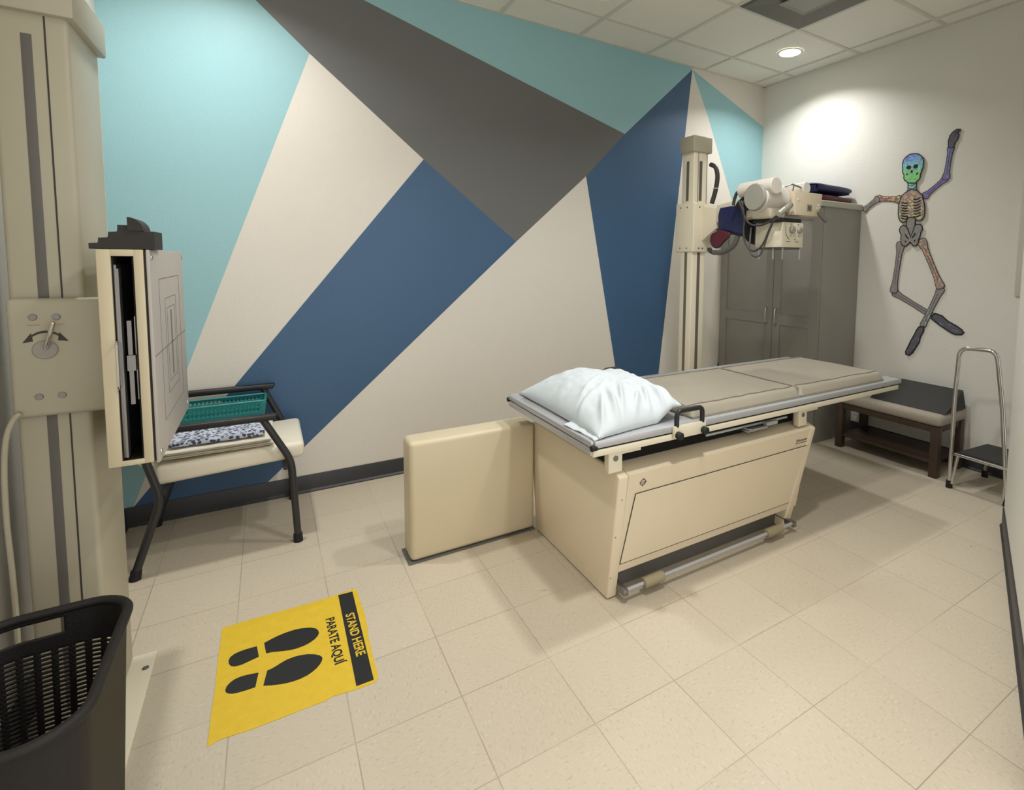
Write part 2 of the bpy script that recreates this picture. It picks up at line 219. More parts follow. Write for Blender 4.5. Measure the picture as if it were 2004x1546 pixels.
def ceil_mat():
    t = NT('acoustic_tile'); n = t.noise(260, 2); c = srgb((230, 227, 216))
    f = t.ramp(n.outputs['Fac'], [(.32, (1, 1, 1, 1)), (.4, (0, 0, 0, 1))])
    t.link(t.mix(t.math('MULTIPLY', f, .25), c, sc(c, .55)), t.b.inputs['Base Color'])
    t.b.inputs['Roughness'].default_value = .9; t.bump(t.noise(140).outputs['Fac'], .4); return t.m
M['ceil'] = ceil_mat()

def emit_mat(name, rgb, s):
    t = NT(name); t.b.inputs['Base Color'].default_value = srgb(rgb)
    t.b.inputs['Emission Color'].default_value = srgb(rgb); t.b.inputs['Emission Strength'].default_value = s
    return t.m
M['glow'] = emit_mat('lit_downlight_lens', (255, 246, 226), 14)

# ------------------------------------------------------------------ mesh builder
def V(*a): return Vector(a[0]) if len(a) == 1 else Vector(a)

def fillet(path, r, n=6):
    P = [V(p) for p in path]; o = [P[0]]
    for i in range(1, len(P) - 1):
        a, b, c = P[i - 1], P[i], P[i + 1]
        d1 = min(r, (a - b).length * .48); d2 = min(r, (c - b).length * .48)
        s = b + (a - b).normalized() * d1; e = b + (c - b).normalized() * d2
        for k in range(n + 1):
            t = k / n; o.append(s * (1 - t) ** 2 + b * 2 * t * (1 - t) + e * t * t)
    o.append(P[-1]); return o

def spline(path, n=6):
    P = [V(p) for p in path]; P = [P[0] * 2 - P[1]] + P + [P[-1] * 2 - P[-2]]; o = []
    for i in range(1, len(P) - 2):
        a, b, c, d = P[i - 1:i + 3]
        for k in range(n):
            t = k / n
            o.append(.5 * ((2 * b) + (c - a) * t + (2 * a - 5 * b + 4 * c - d) * t * t + (3 * b - a - 3 * c + d) * t ** 3))
    o.append(P[-2]); return o

class MB:
    def __init__(s): s.bm = bmesh.new(); s.mi = 0
    def _tag(s, faces):
        for f in faces: f.material_index = s.mi
    def mat(s, i): s.mi = i; return s
    def hexa(s, v, bev=0, seg=2):
        """8 corners: bottom ring 4, top ring 4"""
        vs = [s.bm.verts.new(p) for p in v]
        F = [(3, 2, 1, 0), (4, 5, 6, 7), (0, 1, 5, 4), (1, 2, 6, 5), (2, 3, 7, 6), (3, 0, 4, 7)]
        fs = [s.bm.faces.new([vs[i] for i in f]) for f in F]; s._tag(fs)
        if bev:
            es = list({e for f in fs for e in f.edges})
            r = bmesh.ops.bevel(s.bm, geom=es, offset=bev, segments=seg, affect='EDGES', profile=.5, clamp_overlap=True)
            s._tag(r['faces'])
        return s
    def box(s, x0, x1, y0, y1, z0, z1, bev=0, seg=2):
        x0, x1 = min(x0, x1), max(x0, x1); y0, y1 = min(y0, y1), max(y0, y1); z0, z1 = min(z0, z1), max(z0, z1)
        return s.hexa([(x0, y0, z0), (x1, y0, z0), (x1, y1, z0), (x0, y1, z0), (x0, y0, z1), (x1, y0, z1), (x1, y1, z1), (x0, y1, z1)], bev, seg)
    def prism(s, pts, ext, bev=0, seg=2):
        ext = V(ext); a = [s.bm.verts.new(V(p)) for p in pts]; b = [s.bm.verts.new(V(p) + ext) for p in pts]
        n = len(pts); fs = []
        nrm = sum(((V(pts[i]) - V(pts[0])).cross(V(pts[(i + 1) % n]) - V(pts[0])) for i in range(1, n - 1)), Vector())
        flip = nrm.dot(ext) > 0
        fa, fb = (list(reversed(a)), b) if flip else (a, list(reversed(b)))
        fs += [s.bm.faces.new(fa), s.bm.faces.new(fb)]
        for i in range(n):
            j = (i + 1) % n
            q = [a[i], a[j], b[j], b[i]] if flip else [a[j], a[i], b[i], b[j]]
            fs.append(s.bm.faces.new(q))
        s._tag(fs)
        if bev:
            es = list({e for f in fs[:2] for e in f.edges})
            r = bmesh.ops.bevel(s.bm, geom=es, offset=bev, segments=seg, affect='EDGES', profile=.5, clamp_overlap=True); s._tag(r['faces'])
        return s
    def face(s, pts):
        f = s.bm.faces.new([s.bm.verts.new(V(p)) for p in pts]); s._tag([f]); return s
    def tube(s, path, r, seg=12, closed=False, caps=True):
        P = [V(p) for p in path]; n = len(P)
        R = r if isinstance(r, (list, tuple)) else [r] * n
        T_ = []
        for i in range(n):
            if closed: d = P[(i + 1) % n] - P[i - 1]
            else: d = P[min(i + 1, n - 1)] - P[max(i - 1, 0)]
            T_.append(d.normalized())
        u = T_[0].orthogonal().normalized(); rings = []
        for i in range(n):
            u = (u - T_[i] * u.dot(T_[i])).normalized(); w = T_[i].cross(u)
            rings.append([s.bm.verts.new(P[i] + (u * math.cos(2 * PI * k / seg) + w * math.sin(2 * PI * k / seg)) * R[i]) for k in range(seg)])
        fs = []
        for i in range(n if closed else n - 1):
            a, b = rings[i], rings[(i + 1) % n]
            for k in range(seg): fs.append(s.bm.faces.new((a[k], a[(k + 1) % seg], b[(k + 1) % seg], b[k])))
        if caps and not closed:
            fs.append(s.bm.faces.new(list(reversed(rings[0])))); fs.append(s.bm.faces.new(rings[-1]))
        s._tag(fs); return s
    def cyl(s, p0, p1, r0, r1=None, seg=24, bev=0):
        r1 = r0 if r1 is None else r1; p0, p1 = V(p0), V(p1)
        if bev:
            d = (p1 - p0).normalized() * bev
            return s.tube([p0, p0 + d, p1 - d, p1], [r0 - bev, r0, r1, r1 - bev], seg)
        return s.tube([p0, p1], [r0, r1], seg)
    def ell(s, c, r, su=20, sv=12):
        c = V(c); rows = []
        for j in range(1, sv):
            th = PI * j / sv
            rows.append([s.bm.verts.new((c.x + r[0] * math.sin(th) * math.cos(2 * PI * i / su), c.y + r[1] * math.sin(th) * math.sin(2 * PI * i / su), c.z + r[2] * math.cos(th))) for i in range(su)])
        t = s.bm.verts.new((c.x, c.y, c.z + r[2])); b = s.bm.verts.new((c.x, c.y, c.z - r[2])); fs = []
        for i in range(su):
            k = (i + 1) % su
            fs.append(s.bm.faces.new((t, rows[0][i], rows[0][k]))); fs.append(s.bm.faces.new((b, rows[-1][k], rows[-1][i])))
            for j in range(sv - 2): fs.append(s.bm.faces.new((rows[j][i], rows[j + 1][i], rows[j + 1][k], rows[j][k])))
        s._tag(fs); return s
    def grid(s, fn, nu, nv, closed_u=False):
        g = [[s.bm.verts.new(fn(i / (nu if closed_u else nu - 1), j / (nv - 1))) for j in range(nv)] for i in range(nu)]
        fs = []
        for i in range(nu if closed_u else nu - 1):
            k = (i + 1) % nu
            for j in range(nv - 1): fs.append(s.bm.faces.new((g[i][j], g[k][j], g[k][j + 1], g[i][j + 1])))
        s._tag(fs); return s
    def build(s, name, mats, parent=None, smooth=35, at=None):
        mats = mats if isinstance(mats, (list, tuple)) else [mats]
        off = root_loc(parent) if parent is not None else (V(at) if at is not None else Vector())
        bmesh.ops.translate(s.bm, verts=s.bm.verts, vec=-off)
        bmesh.ops.recalc_face_normals(s.bm, faces=s.bm.faces) if getattr(s, 'recalc', False) else None
        me = bpy.data.meshes.new(name); s.bm.to_mesh(me); s.bm.free()
        for m in mats: me.materials.append(M[m] if isinstance(m, str) else m)
        if smooth:
            for p in me.polygons: p.use_smooth = True
            me.set_sharp_from_angle(angle=math.radians(smooth))
        o = bpy.data.objects.new(name, me); C.objects.link(o)
        if parent is not None: o.parent = parent
        elif at is not None: o.location = at
        return o

def root_loc(o):
    l = Vector()
    while o is not None: l += o.location; o = o.parent
    return l

def thing(name, label, cat, loc, group=None):
    o = bpy.data.objects.new(name, None); C.objects.link(o); o.location = loc; o.empty_display_size = .1
    return tag(o, label, cat, group)
def tag(o, label, cat, group=None):
    o['label'] = label; o['category'] = cat
    if group: o['group'] = group
    return o
def struct(o): o['kind'] = 'structure'; return o

def text_mesh(name, body, mat, origin, xdir, updir, height, width=None, bold=0.0, parent=None, spacing=1.0):
    cu = bpy.data.curves.new(name, 'FONT'); cu.body = body; cu.size = 1; cu.offset = bold; cu.space_character = spacing; cu.extrude = 0
    to = bpy.data.objects.new(name + '_t', cu); C.objects.link(to)
    bpy.context.view_layer.update()
    me = bpy.data.meshes.new_from_object(to.evaluated_get(bpy.context.evaluated_depsgraph_get()))
    bpy.data.objects.remove(to)
    xs = [v.co.x for v in me.vertices]; ys = [v.co.y for v in me.vertices]
    x0, x1, y0 = min(xs), max(xs), 0
    cap = .729
    ky = height / cap; kx = (width / (x1 - x0)) if width else ky
    X = V(xdir).normalized(); U = V(updir).normalized(); O = V(origin) - (root_loc(parent) if parent else Vector())
    for v in me.vertices: v.co = O + X * ((v.co.x - x0) * kx) + U * (v.co.y * ky)
    me.materials.clear(); me.materials.append(M[mat]); me.name = name
    o = bpy.data.objects.new(name, me); C.objects.link(o)
    if parent: o.parent = parent
    return o

# ================================================================== THE ROOM
YB = -4.6   # the room goes on behind the photographer
# floor and ceiling
b = MB(); b.box(WL - .1, .1, YB, .1, -.1, 0); struct(b.build('floor', 'floor', smooth=0))
b = MB(); b.box(WL - .1, .1, YB, .1, H, H + .08); struct(b.build('ceiling', 'ceil', smooth=0))
# ceiling grid of tee bars
GX, GY, CT = -1.9991, -.33924, .6096
b = MB(); g = .012
for i in range(-5, 4):
    x = GX + i * CT
    if WL < x < 0: b.box(x - g, x + g, YB, 0, H - .007, H + .001)
for j in range(-7, 1):
    y = GY + j * CT
    if YB < y < 0: b.box(WL, 0, y - g, y + g, H - .0065, H + .001)
b.box(WL, 0, -.022, 0, H - .006, H + .001); b.box(-.022, 0, YB, 0, H - .006, H + .001); b.box(WL, WL + .022, YB, 0, H - .006, H + .001)
struct(b.build('trim_1', 'grid', smooth=0))
# mural wall: one mesh, one painted colour per polygon
K = (-4.57, .1); P1 = (-3.729, 2.5); P2 = (-3.117, 1.991); P3 = (-2.493, 1.496); P4 = (-4.0, .1)
P5 = (-1.581, 2.36); A = (-.9, 2.985); P6 = (-1.93, 2.001); P7 = (-1.556, .1); P8 = (-1.232, .1)
G0 = (-3.973, 2.721); G1 = (-4.285, H); G2 = (-3.444, 2.863); G3 = (-3.93, H)
T2 = (-.704, 2.621); T3 = (-.4, 1.966); T4 = (0, 1.12)
AC = (-.9, H)
polys = [
    (1, [(WL, H), (WL, .1), K, P1, G0, G1]),
    (0, [P1, K, P2]),
    (3, [K, P4, P3, P2]),
    (2, [G1, G0, P1, P2, P3, P6, P5, G2, G3]),
    (1, [G3, G2, P5, A, AC]),
    (0, [P3, P4, P7, P6]),
    (3, [P6, P7, P8, A, P5]),
    (0, [A, P8, (-.75, .1), (0, 1.12), T3, T2]),
    (3, [(-.75, .1), (0, .1), (0, 1.12)]),
    (1, [A, T2, T3, (0, 1.12), (0, 2.645)]),
    (0, [AC, A, (0, 2.645), (0, H)]),
    (0, [(WL, .1), (WL, 0), (0, 0), (0, .1), (-.75, .1), P8, P7, P4, K]),
]
b = MB()
for mi, pl in polys:
    b.mat(mi); b.face([(x, 0, z) for x, z in pl])
b.mat(0).box(WL - .1, .1, .001, .1, 0, H)
o = b.build('wall_back', ['white', 'teal', 'grey', 'blue'], smooth=0)
for p in o.data.polygons:
    if len(p.vertices) and abs(p.center.y) < 1e-6 and p.normal.y > 0: p.flip()
struct(o)
b = MB(); b.box(0, .1, YB, 0, 0, H); struct(b.build('wall_right', 'rwall', smooth=0))
b = MB(); b.box(WL - .1, WL, YB, 0, 0, H); struct(b.build('wall_left', 'white', smooth=0))
# the angled wall on the right beside the photographer, ending in an outside corner
WC = V(-.734, -2.328, 0); wd = V(-1.159, -.475, 0).normalized(); wn = V(wd.y, -wd.x, 0)
if wn.y > 0: wn = -wn
E1 = WC + wd * 1.75
b = MB(); pts = [WC, E1, E1 + wn * .12, WC + wn * .12]
b.prism(pts, (0, 0, H)); struct(b.build('wall_front', 'rwall', smooth=0))
b = MB(); b.box(-.734, -.62, YB, -2.46, 0, H); struct(b.build('wall_end', 'rwall', smooth=0))
def skirting(name, p, q, n):
    p, q, n = V(p), V(q), V(n)
    b = MB(); prof = [(0, 0), (.014, 0), (.014, .006), (.006, .016), (.006, .098), (.004, .102), (0, .102)]
    b.prism([p + n * (a + .0005) + V(0, 0, z + .0005) for a, z in prof], q - p); struct(b.build(name, 'base', smooth=30))
skirting('baseboard_back', (WL, 0, 0), (0, 0, 0), (0, -1, 0))
skirting('baseboard_left', (WL, YB, 0), (WL, -.015, 0), (1, 0, 0))
skirting('baseboard_right', (0, YB, 0), (0, -.015, 0), (-1, 0, 0))
skirting('baseboard_front', WC, E1, -wn)

# ================================================================== CEILING FITTINGS
def downlight(x, y, label, lit, power=0, group='recessed ceiling downlights'):
    t = thing('downlight', label, 'ceiling light', (x, y, H), group)
    b = MB(); n = 40
    def ring(u, v):
        prof = [(.098, -.001), (.098, -.005), (.092, -.007), (.082, -.007), (.078, -.004), (.078, .004)]
        i = min(int(round(v * 5)), 5); r, z = prof[i]
        return (x + r * math.cos(2 * PI * u), y + r * math.sin(2 * PI * u), H + z - .002)
    b.grid(ring, n, 6, True); b.build('trim_ring', 'white_p', t, 50)
    b = MB(); b.cyl((x, y, H - .0045), (x, y, H - .0015), .079, seg=36); b.build('lens', 'glow' if lit else 'white_p', t)
    if lit:
        l = bpy.data.lights.new('downlight_lamp', 'AREA'); l.shape = 'DISK'; l.size = .15; l.energy = power
        l.color = (1.0, .985, .965); l.spread = math.radians(LSPREAD)
        lo = bpy.data.objects.new('downlight_lamp', l); C.objects.link(lo); lo.location = (x, y, H - .012)
    return t
LSPREAD = 134
LA, LC, LD, LE = 13.5, 14, 15.5, 16
downlight(-.492, -.66, 'round lit downlight in the ceiling tile near the right wall', True, LA)
downlight(-2.175, -.612, 'unlit round downlight in the ceiling above the grey mural stripe', False)
downlight(-4.13, -.66, 'lit downlight over the armchair', True, LC)
downlight(-2.15, -1.70, 'lit downlight over the x-ray table', True, LD)
downlight(-2.85, -2.42, 'added unseen fill downlight over the floor in front of the camera', True, LE)  # unseen lamp added as front fill for the table base and floor

x0, x1, y0, y1 = D['vent']; cx, cy = (x0 + x1) / 2, (y0 + y1) / 2
t = thing('ceiling_vent', 'square grey air vent set in the ceiling grid beside the lit downlight', 'air vent', (cx, cy, H))
b = MB(); h = .2928
def sq(r, z): return [(cx - r, cy - r, z), (cx + r, cy - r, z), (cx + r, cy + r, z), (cx - r, cy + r, z)]
def frustum(b, r0, z0, r1, z1):
    p, q = sq(r0, z0), sq(r1, z1)
    for i in range(4): b.face([p[i], p[(i + 1) % 4], q[(i + 1) % 4], q[i]])
frustum(b, h, H - .008, h - .02, H - .016); frustum(b, h - .02, H - .016, .10, H - .0015)
b.build('frame', 'ventm', t, 0)
b = MB(); frustum(b, .125, H - .018, .10, H - .008); b.box(cx - .105, cx + .105, cy - .105, cy + .105, H - .012, H - .009)
b.build('louvre', 'ventin', t, 0)

# ================================================================== UPRIGHT DETECTOR STAND (left)
CX0, CX1, CY0, CY1 = -4.533, -4.388, -1.46, -1.16
t = thing('detector_stand', 'tall cream steel column stand carrying a chest x-ray detector, at the left edge', 'x-ray stand', (-4.45, -1.31, 0))
b = MB(); b.box(CX0, CX1, CY0, CY1, .004, 2.0, .012, 3)
b.build('column', 'cream_gry', t)
b = MB(); b.box(-4.556, -4.372, -1.478, -1.142, 1.982, 2.083, .006); b.build('cap', 'cream_gry', t)
b = MB(); b.box(-4.477, -4.4565, CY0 - .0012, CY0 + .002, .10, 1.93, .001); b.build('slot', 'darkgrey', t)
b = MB(); b.box(-4.4335, -4.430, CY0 - .0008, CY0 + .002, .02, 1.98); b.build('seam', 'inkd', t)
b = MB(); b.box(-4.56, -4.326, -1.70, -1.155, .0005, .008, .002)
b.build('base_plate', 'cream_lt', t)
for yy in (-1.24, -1.62):
    b = MB(); b.cyl((-4.345, yy, .008), (-4.345, yy, .0105), .009, seg=14); b.build('anchor_bolt', 'darkgrey', t)
# carriage wrapped around the column
b = MB(); b.box(-4.531, -4.325, -1.492, -1.462, .942, 1.254, .012, 3); b.box(-4.386, -4.325, -1.475, -1.14, .95, 1.24, .008)
ca = b.build('carriage', 'cream_gry', t)
for x, z in ((-4.4815, 1.206), (-4.438, 1.205), (-4.4795, .996), (-4.4365, .996)):
    b = MB(); b.cyl((x, -1.4915, z), (x, -1.4945, z), .0085, seg=18, bev=.001); b.build('bolt', 'steel', ca)
b = MB(); b.cyl((-4.462, -1.4915, 1.120), (-4.462, -1.497, 1.120), .0245, seg=32, bev=.002); b.build('lever_disc', 'lever', ca)
b = MB(); b.tube([(-4.460, -1.497, 1.124), (-4.452, -1.512, 1.142), (-4.439, -1.518, 1.190)], [.0055, .0052, .0055], 14); b.ell((-4.439, -1.518, 1.191), (.0056, .0056, .005)); b.build('lever', 'chrome', ca)
b = MB()
arc = [(-4.4605 + .040 * math.sin(a), -1.4925, 1.121 + .046 * math.cos(a)) for a in [(-40 + 80 * k / 16) * PI / 180 for k in range(17)]]
for i in range(16):
    p, q = V(arc[i]), V(arc[i + 1]); b.prism([p + V(0, 0, -.003), q + V(0, 0, -.003), q + V(0, 0, .003), p + V(0, 0, .003)], (0, .0006, 0))
for s in (-1, 1):
    p = V(-4.4605 + s * .027, -1.4927, 1.153); b.prism([p + V(s * -.004, 0, -.010), p + V(s * -.001, 0, .012), p + V(s * .016, 0, -.013)], (0, .0006, 0))
b.build('arrow_mark', 'inkd', ca)
for x in (-4.4805, -4.436):
    b = MB(); b.box(x - .012, x + .012, -1.4928, -1.4918, 1.184, 1.187); b.build('printed_mark', 'inkp', ca)
# detector box with its open cassette slot
BX0, BX1, BY0, BY1, BZ0, BZ1 = -4.325, -4.234, -1.645, -1.03, .823, 1.384
b = MB()
s0, s1, q0, q1 = -4.297, -4.2545, .831 + .006, 1.367
b.box(BX0, s0, BY0, BY1, BZ0, BZ1, .003); b.box(s1, BX1, BY0, BY1, BZ0, BZ1, .003)
b.box(s0 - .002, s1 + .002, BY0, BY1, q1, BZ1, .002); b.box(s0 - .002, s1 + .002, BY0, BY1, BZ0, q0, .002)
bx = b.build('detector_box', 'cream_box', t)
b = MB(); b.box(s0, s1, -1.45, -1.44, q0, q1); b.build('cavity_back', 'void', bx)
b = MB(); b.box(s0 + .0005, s0 + .003, BY0 + .004, -1.45, q0, q1); b.box(s1 - .003, s1 - .0005, BY0 + .004, -1.45, q0, q1); b.box(s0 + .003, s1 - .003, BY0 + .004, -1.45, q0, q0 + .002); b.box(s0 + .003, s1 - .003, BY0 + .004, -1.45, q1 - .002, q1)
b.build('cavity_lining', 'void', bx)
b = MB(); b.box(-4.2935, -4.2885, BY0 + .003, -1.46, .845, 1.345, .001); b.box(-4.2885, -4.284, BY0 + .001, BY0 + .03, .845, 1.335)
tr = b.build('cassette_tray', 'steel', bx)
b = MB(); b.tube(fillet([(-4.2915, BY0 + .004, 1.15), (-4.2915, BY0 - .022, 1.15), (-4.2915, BY0 - .022, 1.03), (-4.2915, BY0 + .004, 1.03)], .012), .0032, 10); b.build('tray_handle', 'chrome', tr)
b = MB(); b.box(-4.277, -4.268, BY0 + .02, -1.47, .98, 1.20); b.box(-4.264, -4.259, BY0 + .03, -1.47, .99, 1.21); b.box(-4.279, -4.262, BY0 + .012, BY0 + .028, 1.07, 1.11); b.build('cassette_clamp', 'steel', bx)
b = MB(); b.box(BX1, BX1 + .0045, BY0 + .002, BY1 - .002, BZ0 + .003, BZ1 - .003); b.build('gasket', 'rubber', bx)
b = MB(); b.box(BX1 + .0045, BX1 + .012, BY0 + .001, BY1 + .001, BZ0 - .003, BZ1, .0015); fp = b.build('front_panel', 'panelg', bx)
XF = BX1 + .0121
b = MB()
ym, zm = (BY0 + BY1) / 2, (BZ0 + BZ1) / 2
def mark(y0, y1, z0, z1): b.box(XF, XF + .0005, y0, y1, z0, z1)
for hy, hz in ((.19, .2), (.105, .14), (.075, .11)):
    for s in (-1, 1):
        mark(ym - hy, ym + hy, zm + s * hz - .0012, zm + s * hz + .0012); mark(ym + s * hy - .0012, ym + s * hy + .0012, zm - hz, zm + hz)
mark(BY0 + .005, BY1 - .005, zm - .0015, zm + .0015); mark(ym - .012, ym + .012, zm - .1, zm + .1)
b.build('grid_marking', 'line', fp, 0)
for yy in (BY0 + .025, BY1 - .02):
    for zz in (BZ0 + .02, BZ1 - .02):
        b = MB(); b.ell((XF, yy, zz), (.004, .008, .008)); b.build('screw', 'chrome', fp)
b = MB(); b.tube(spline(D['cord_bucky'] + [[-4.5505, -1.5, .15], [-4.552, -1.49, .03]]), .006, 10); b.build('power_cord', 'cream_gry', t)

# stepped foam sponge on top
b = MB(); YF = -1.640
prof = [(-4.337, 0), (-4.337, .014), (-4.319, .014), (-4.319, .028), (-4.3, .028), (-4.3, .043), (-4.282, .043), (-4.282, .061), (-4.262, .061), (-4.262, .047), (-4.211, .047), (-4.211, 0)]
b.prism([(x, YF, BZ1 + .0005 + z) for x, z in prof], (0, .125, 0), .0012, 1)
o = b.build('foam_wedge', 'blackfoam', at=(-4.27, -1.58, BZ1)); tag(o, 'black stepped foam block on top of the chest detector box', 'positioning foam')
b = MB(); c0 = (-4.262, BZ1 + .046)
arc = [(c0[0] + .0 , c0[1])] + [(c0[0] + .031 * math.sin(a), c0[1] + .034 * math.cos(a)) for a in [PI / 2 * k / 10 for k in range(11)]]
b.prism([(x, YF - .006, z + .002) for x, z in arc], (0, .1, 0)); c_ = b.build('quarter_round', 'blackfoam', o)

# ================================================================== ARMCHAIR by the left wall
t = thing('armchair', 'black steel armchair with ivory vinyl seat, in the far left corner', 'chair', (-4.15, -.3, 0))
YN, YR = -.585, -.055
b = MB()
def cush(u, v): pass
b.hexa([(-4.40, -.55, .375), (-3.842, -.55, .40), (-3.842, -.085, .40), (-4.40, -.085, .375), (-4.40, -.55, .46), (-3.838, -.55, .477), (-3.838, -.085, .477), (-4.40, -.085, .46)], .022, 4)
b.build('seat', 'vinylw', t, 60)
b = MB(); b.hexa([(-4.46, -.54, .47), (-4.40, -.54, .45), (-4.40, -.09, .45), (-4.46, -.09, .47), (-4.53, -.54, .86), (-4.475, -.54, .87), (-4.475, -.09, .87), (-4.53, -.09, .86)], .02, 4); b.build('backrest', 'vinylw', t, 60)
for y, za in ((YN, .630), (YR, .664)):
    b = MB(); b.hexa([(-4.47, y - .022, za - .018), (-3.958, y - .022, za - .016), (-3.958, y + .022, za - .016), (-4.47, y + .022, za - .018), (-4.47, y - .022, za + .012), (-3.945, y - .022, za + .012), (-3.945, y + .022, za + .012), (-4.47, y + .022, za + .012)], .008, 3)
    b.build('armrest', 'black', t)
    b = MB(); b.tube(fillet([(-4.003, y, za - .012), (-3.896, y, .405), (-3.879, y, .035)], .05), .0155, 14); lg = b.build('leg', 'blackm', t, 60)
    b = MB(); b.cyl((-3.8795, y, .04), (-3.878, y, .0005), .019, .0205, 18); b.build('rubber_foot', 'rubber', lg)
    b = MB(); b.tube(fillet([(-4.45, y, za - .012), (-4.378, y, .33), (-4.472, y, .03)], .05), .0155, 14); lg = b.build('leg', 'blackm', t, 60)
    b = MB(); b.cyl((-4.470, y, .04), (-4.476, y, .0005), .019, .0205, 18); b.build('rubber_foot', 'rubber', lg)
for x, z in ((-3.92, .372), (-4.37, .352)):
    b = MB(); b.tube([(x, YN, z), (x, YR, z)], .011, 12); b.build('cross_rail', 'blackm', t)

# folded linen, gown and teal basket on the seat
def folded(name, mat, x0, x1, y0, y1, z0, z1, label, cat, layers=2, amp=.006, seed=0):
    b = MB(); nl = layers
    for L in range(nl):
        za = z0 + (z1 - z0) * L / nl; zb = z0 + (z1 - z0) * (L + 1) / nl - .0006
        yy = y0 + .012 * math.sin(L * 2.1 + seed); xx = x0 + .01 * math.sin(L * 1.3 + seed)
        def fn(u, v, za=za, zb=zb, yy=yy, xx=xx, L=L):
            # closed rounded slab cross-section swept along x
            a = 2 * PI * v; cy = (yy + y1) / 2; hy = (y1 - yy) / 2; hz = (zb - za) / 2
            ey = math.copysign(abs(math.cos(a)) ** .35, math.cos(a)); ez = math.copysign(abs(math.sin(a)) ** .7, math.sin(a))
            x = xx + (x1 - xx) * u
            e = 1 - .55 * (abs(2 * u - 1) ** 14)
            z = (za + zb) / 2 + ez * hz * e + (amp * mn.noise((x * 14, a * .8 + L * 5, seed)) if ez > .2 and L == nl - 1 else 0)
            return (x, cy + ey * hy + .006 * mn.noise((x * 9, L * 7.0 + seed, 2)), z)
        b.grid(fn, 36, 33)
    o = b.build(name, mat, at=((x0 + x1) / 2, (y0 + y1) / 2, z0), smooth=70); tag(o, label, cat, 'folded linen on the armchair'); return o
folded('folded_sheet', 'linen', -4.385, -3.965, -.545, -.12, .4775, .4975, 'lower folded white sheet lying directly on the ivory armchair seat', 'sheet', 2, .003, 1)
folded('folded_sheet', 'linen', -4.395, -3.975, -.555, -.15, .501, .5195, 'upper folded white sheet under the speckled gown on the armchair', 'sheet', 2, .003, 3)
folded('folded_gown', 'gown', -4.35, -4.0, -.515, -.262, .5205, .553, 'speckled grey and white gown folded on the stack in the armchair', 'gown', 1, .016, 5)
# basket
t = thing('storage_basket', 'teal perforated plastic basket behind the speckled gown on the armchair', 'basket', (-4.17, -.17, .52))
def basket_wall(b, x0, x1, y0, y1, z0, z1, flare, holes_z, step):
    pass
bx0, bx1, by0, by1, bz0, bz1 = -4.335, -4.005, -.235, -.095, .5195, .628
b = MB(); fl = .012
def rect(z):
    k = (z - bz0) / (bz1 - bz0) * fl; return bx0 - k, bx1 + k, by0 - k, by1 + k
cols, rows = 40, 9
def side(p0f, p1f, n):
    vs = []
    for i in range(n + 1):
        vs.append([b.bm.verts.new(p0f(bz0 + (bz1 - bz0) * j / rows).lerp(p1f(bz0 + (bz1 - bz0) * j / rows), i / n)) for j in range(rows + 1)])
    for i in range(n):
        for j in range(rows):
            if j in (5, 7) and i % 2 == 1 and 1 < i < n - 2: continue
            b.bm.faces.new((vs[i][j], vs[i + 1][j], vs[i + 1][j + 1], vs[i][j + 1]))
cor = lambda a, c: (lambda z: V(rect(z)[a], rect(z)[c], z))
side(cor(0, 2), cor(1, 2), 41); side(cor(1, 2), cor(1, 3), 17); side(cor(1, 3), cor(0, 3), 41); side(cor(0, 3), cor(0, 2), 17)
b.face([(bx0, by0, bz0 + .001), (bx1, by0, bz0 + .001), (bx1, by1, bz0 + .001), (bx0, by1, bz0 + .001)])
bmesh.ops.remove_doubles(b.bm, verts=b.bm.verts, dist=1e-5)
o = b.build('basket_wall', 'tealp', t, 30); so = o.modifiers.new('thick', 'SOLIDIFY'); so.thickness = .003; so.offset = 1
b = MB(); r = rect(bz1); b.tube(fillet([(r[0], (r[2] + r[3]) / 2, bz1), (r[0], r[2], bz1), (r[1], r[2], bz1), (r[1], r[3], bz1), (r[0], r[3], bz1), (r[0], (r[2] + r[3]) / 2 + .002, bz1)], .015), .0065, 10); b.build('rim', 'tealp', t, 60)

# ================================================================== LAUNDRY HAMPER
t = thing('laundry_hamper', 'dark brown slotted plastic laundry basket in the bottom left foreground', 'laundry basket', (-4.42, -1.94, 0))
HX0, HX1, HY0, HY1, HZ = -4.565, -4.272, -2.185, -1.706, .515
def rrect(u, inset, r):
    """point on a rounded rectangle, u in 0..1, starting mid +x side"""
    x0, x1, y0, y1 = HX0 + inset, HX1 - inset, HY0 + inset, HY1 - inset; r = min(r, (x1 - x0) * .49)
    segs = [((x1, y0 + r), (x1, y1 - r)), ((x1 - r, y1 - r), 0), ((x1 - r, y1), (x0 + r, y1)), ((x0 + r, y1 - r), 1), ((x0, y1 - r), (x0, y0 + r)), ((x0 + r, y0 + r), 2), ((x0 + r, y0), (x1 - r, y0)), ((x1 - r, y0 + r), 3)]
    L = [(y1 - y0 - 2 * r), PI * r / 2, (x1 - x0 - 2 * r), PI * r / 2] * 2; tot = sum(L); d = (u % 1) * tot
    for (p, q), l in zip(segs, L):
        if d <= l + 1e-9:
            f = d / l
            if isinstance(q, tuple): return p[0] + (q[0] - p[0]) * f, p[1] + (q[1] - p[1]) * f
            a = q * PI / 2 + f * PI / 2; return p[0] + r * math.cos(a), p[1] + r * math.sin(a)
        d -= l
    return segs[0][0]
NU, NV = 220, 96
def hp(u, v):
    z = .004 + (HZ - .004) * v; ins = .022 * (1 - v)
    x, y = rrect(u, ins + .006, .085)
    lift = .030 * max(0, math.cos(2 * PI * (u - .255))) ** 3 * 0
    return V(x, y, z)
b = MB(); g = [[b.bm.verts.new(hp(i / NU, j / NV)) for j in range(NV + 1)] for i in range(NU)]
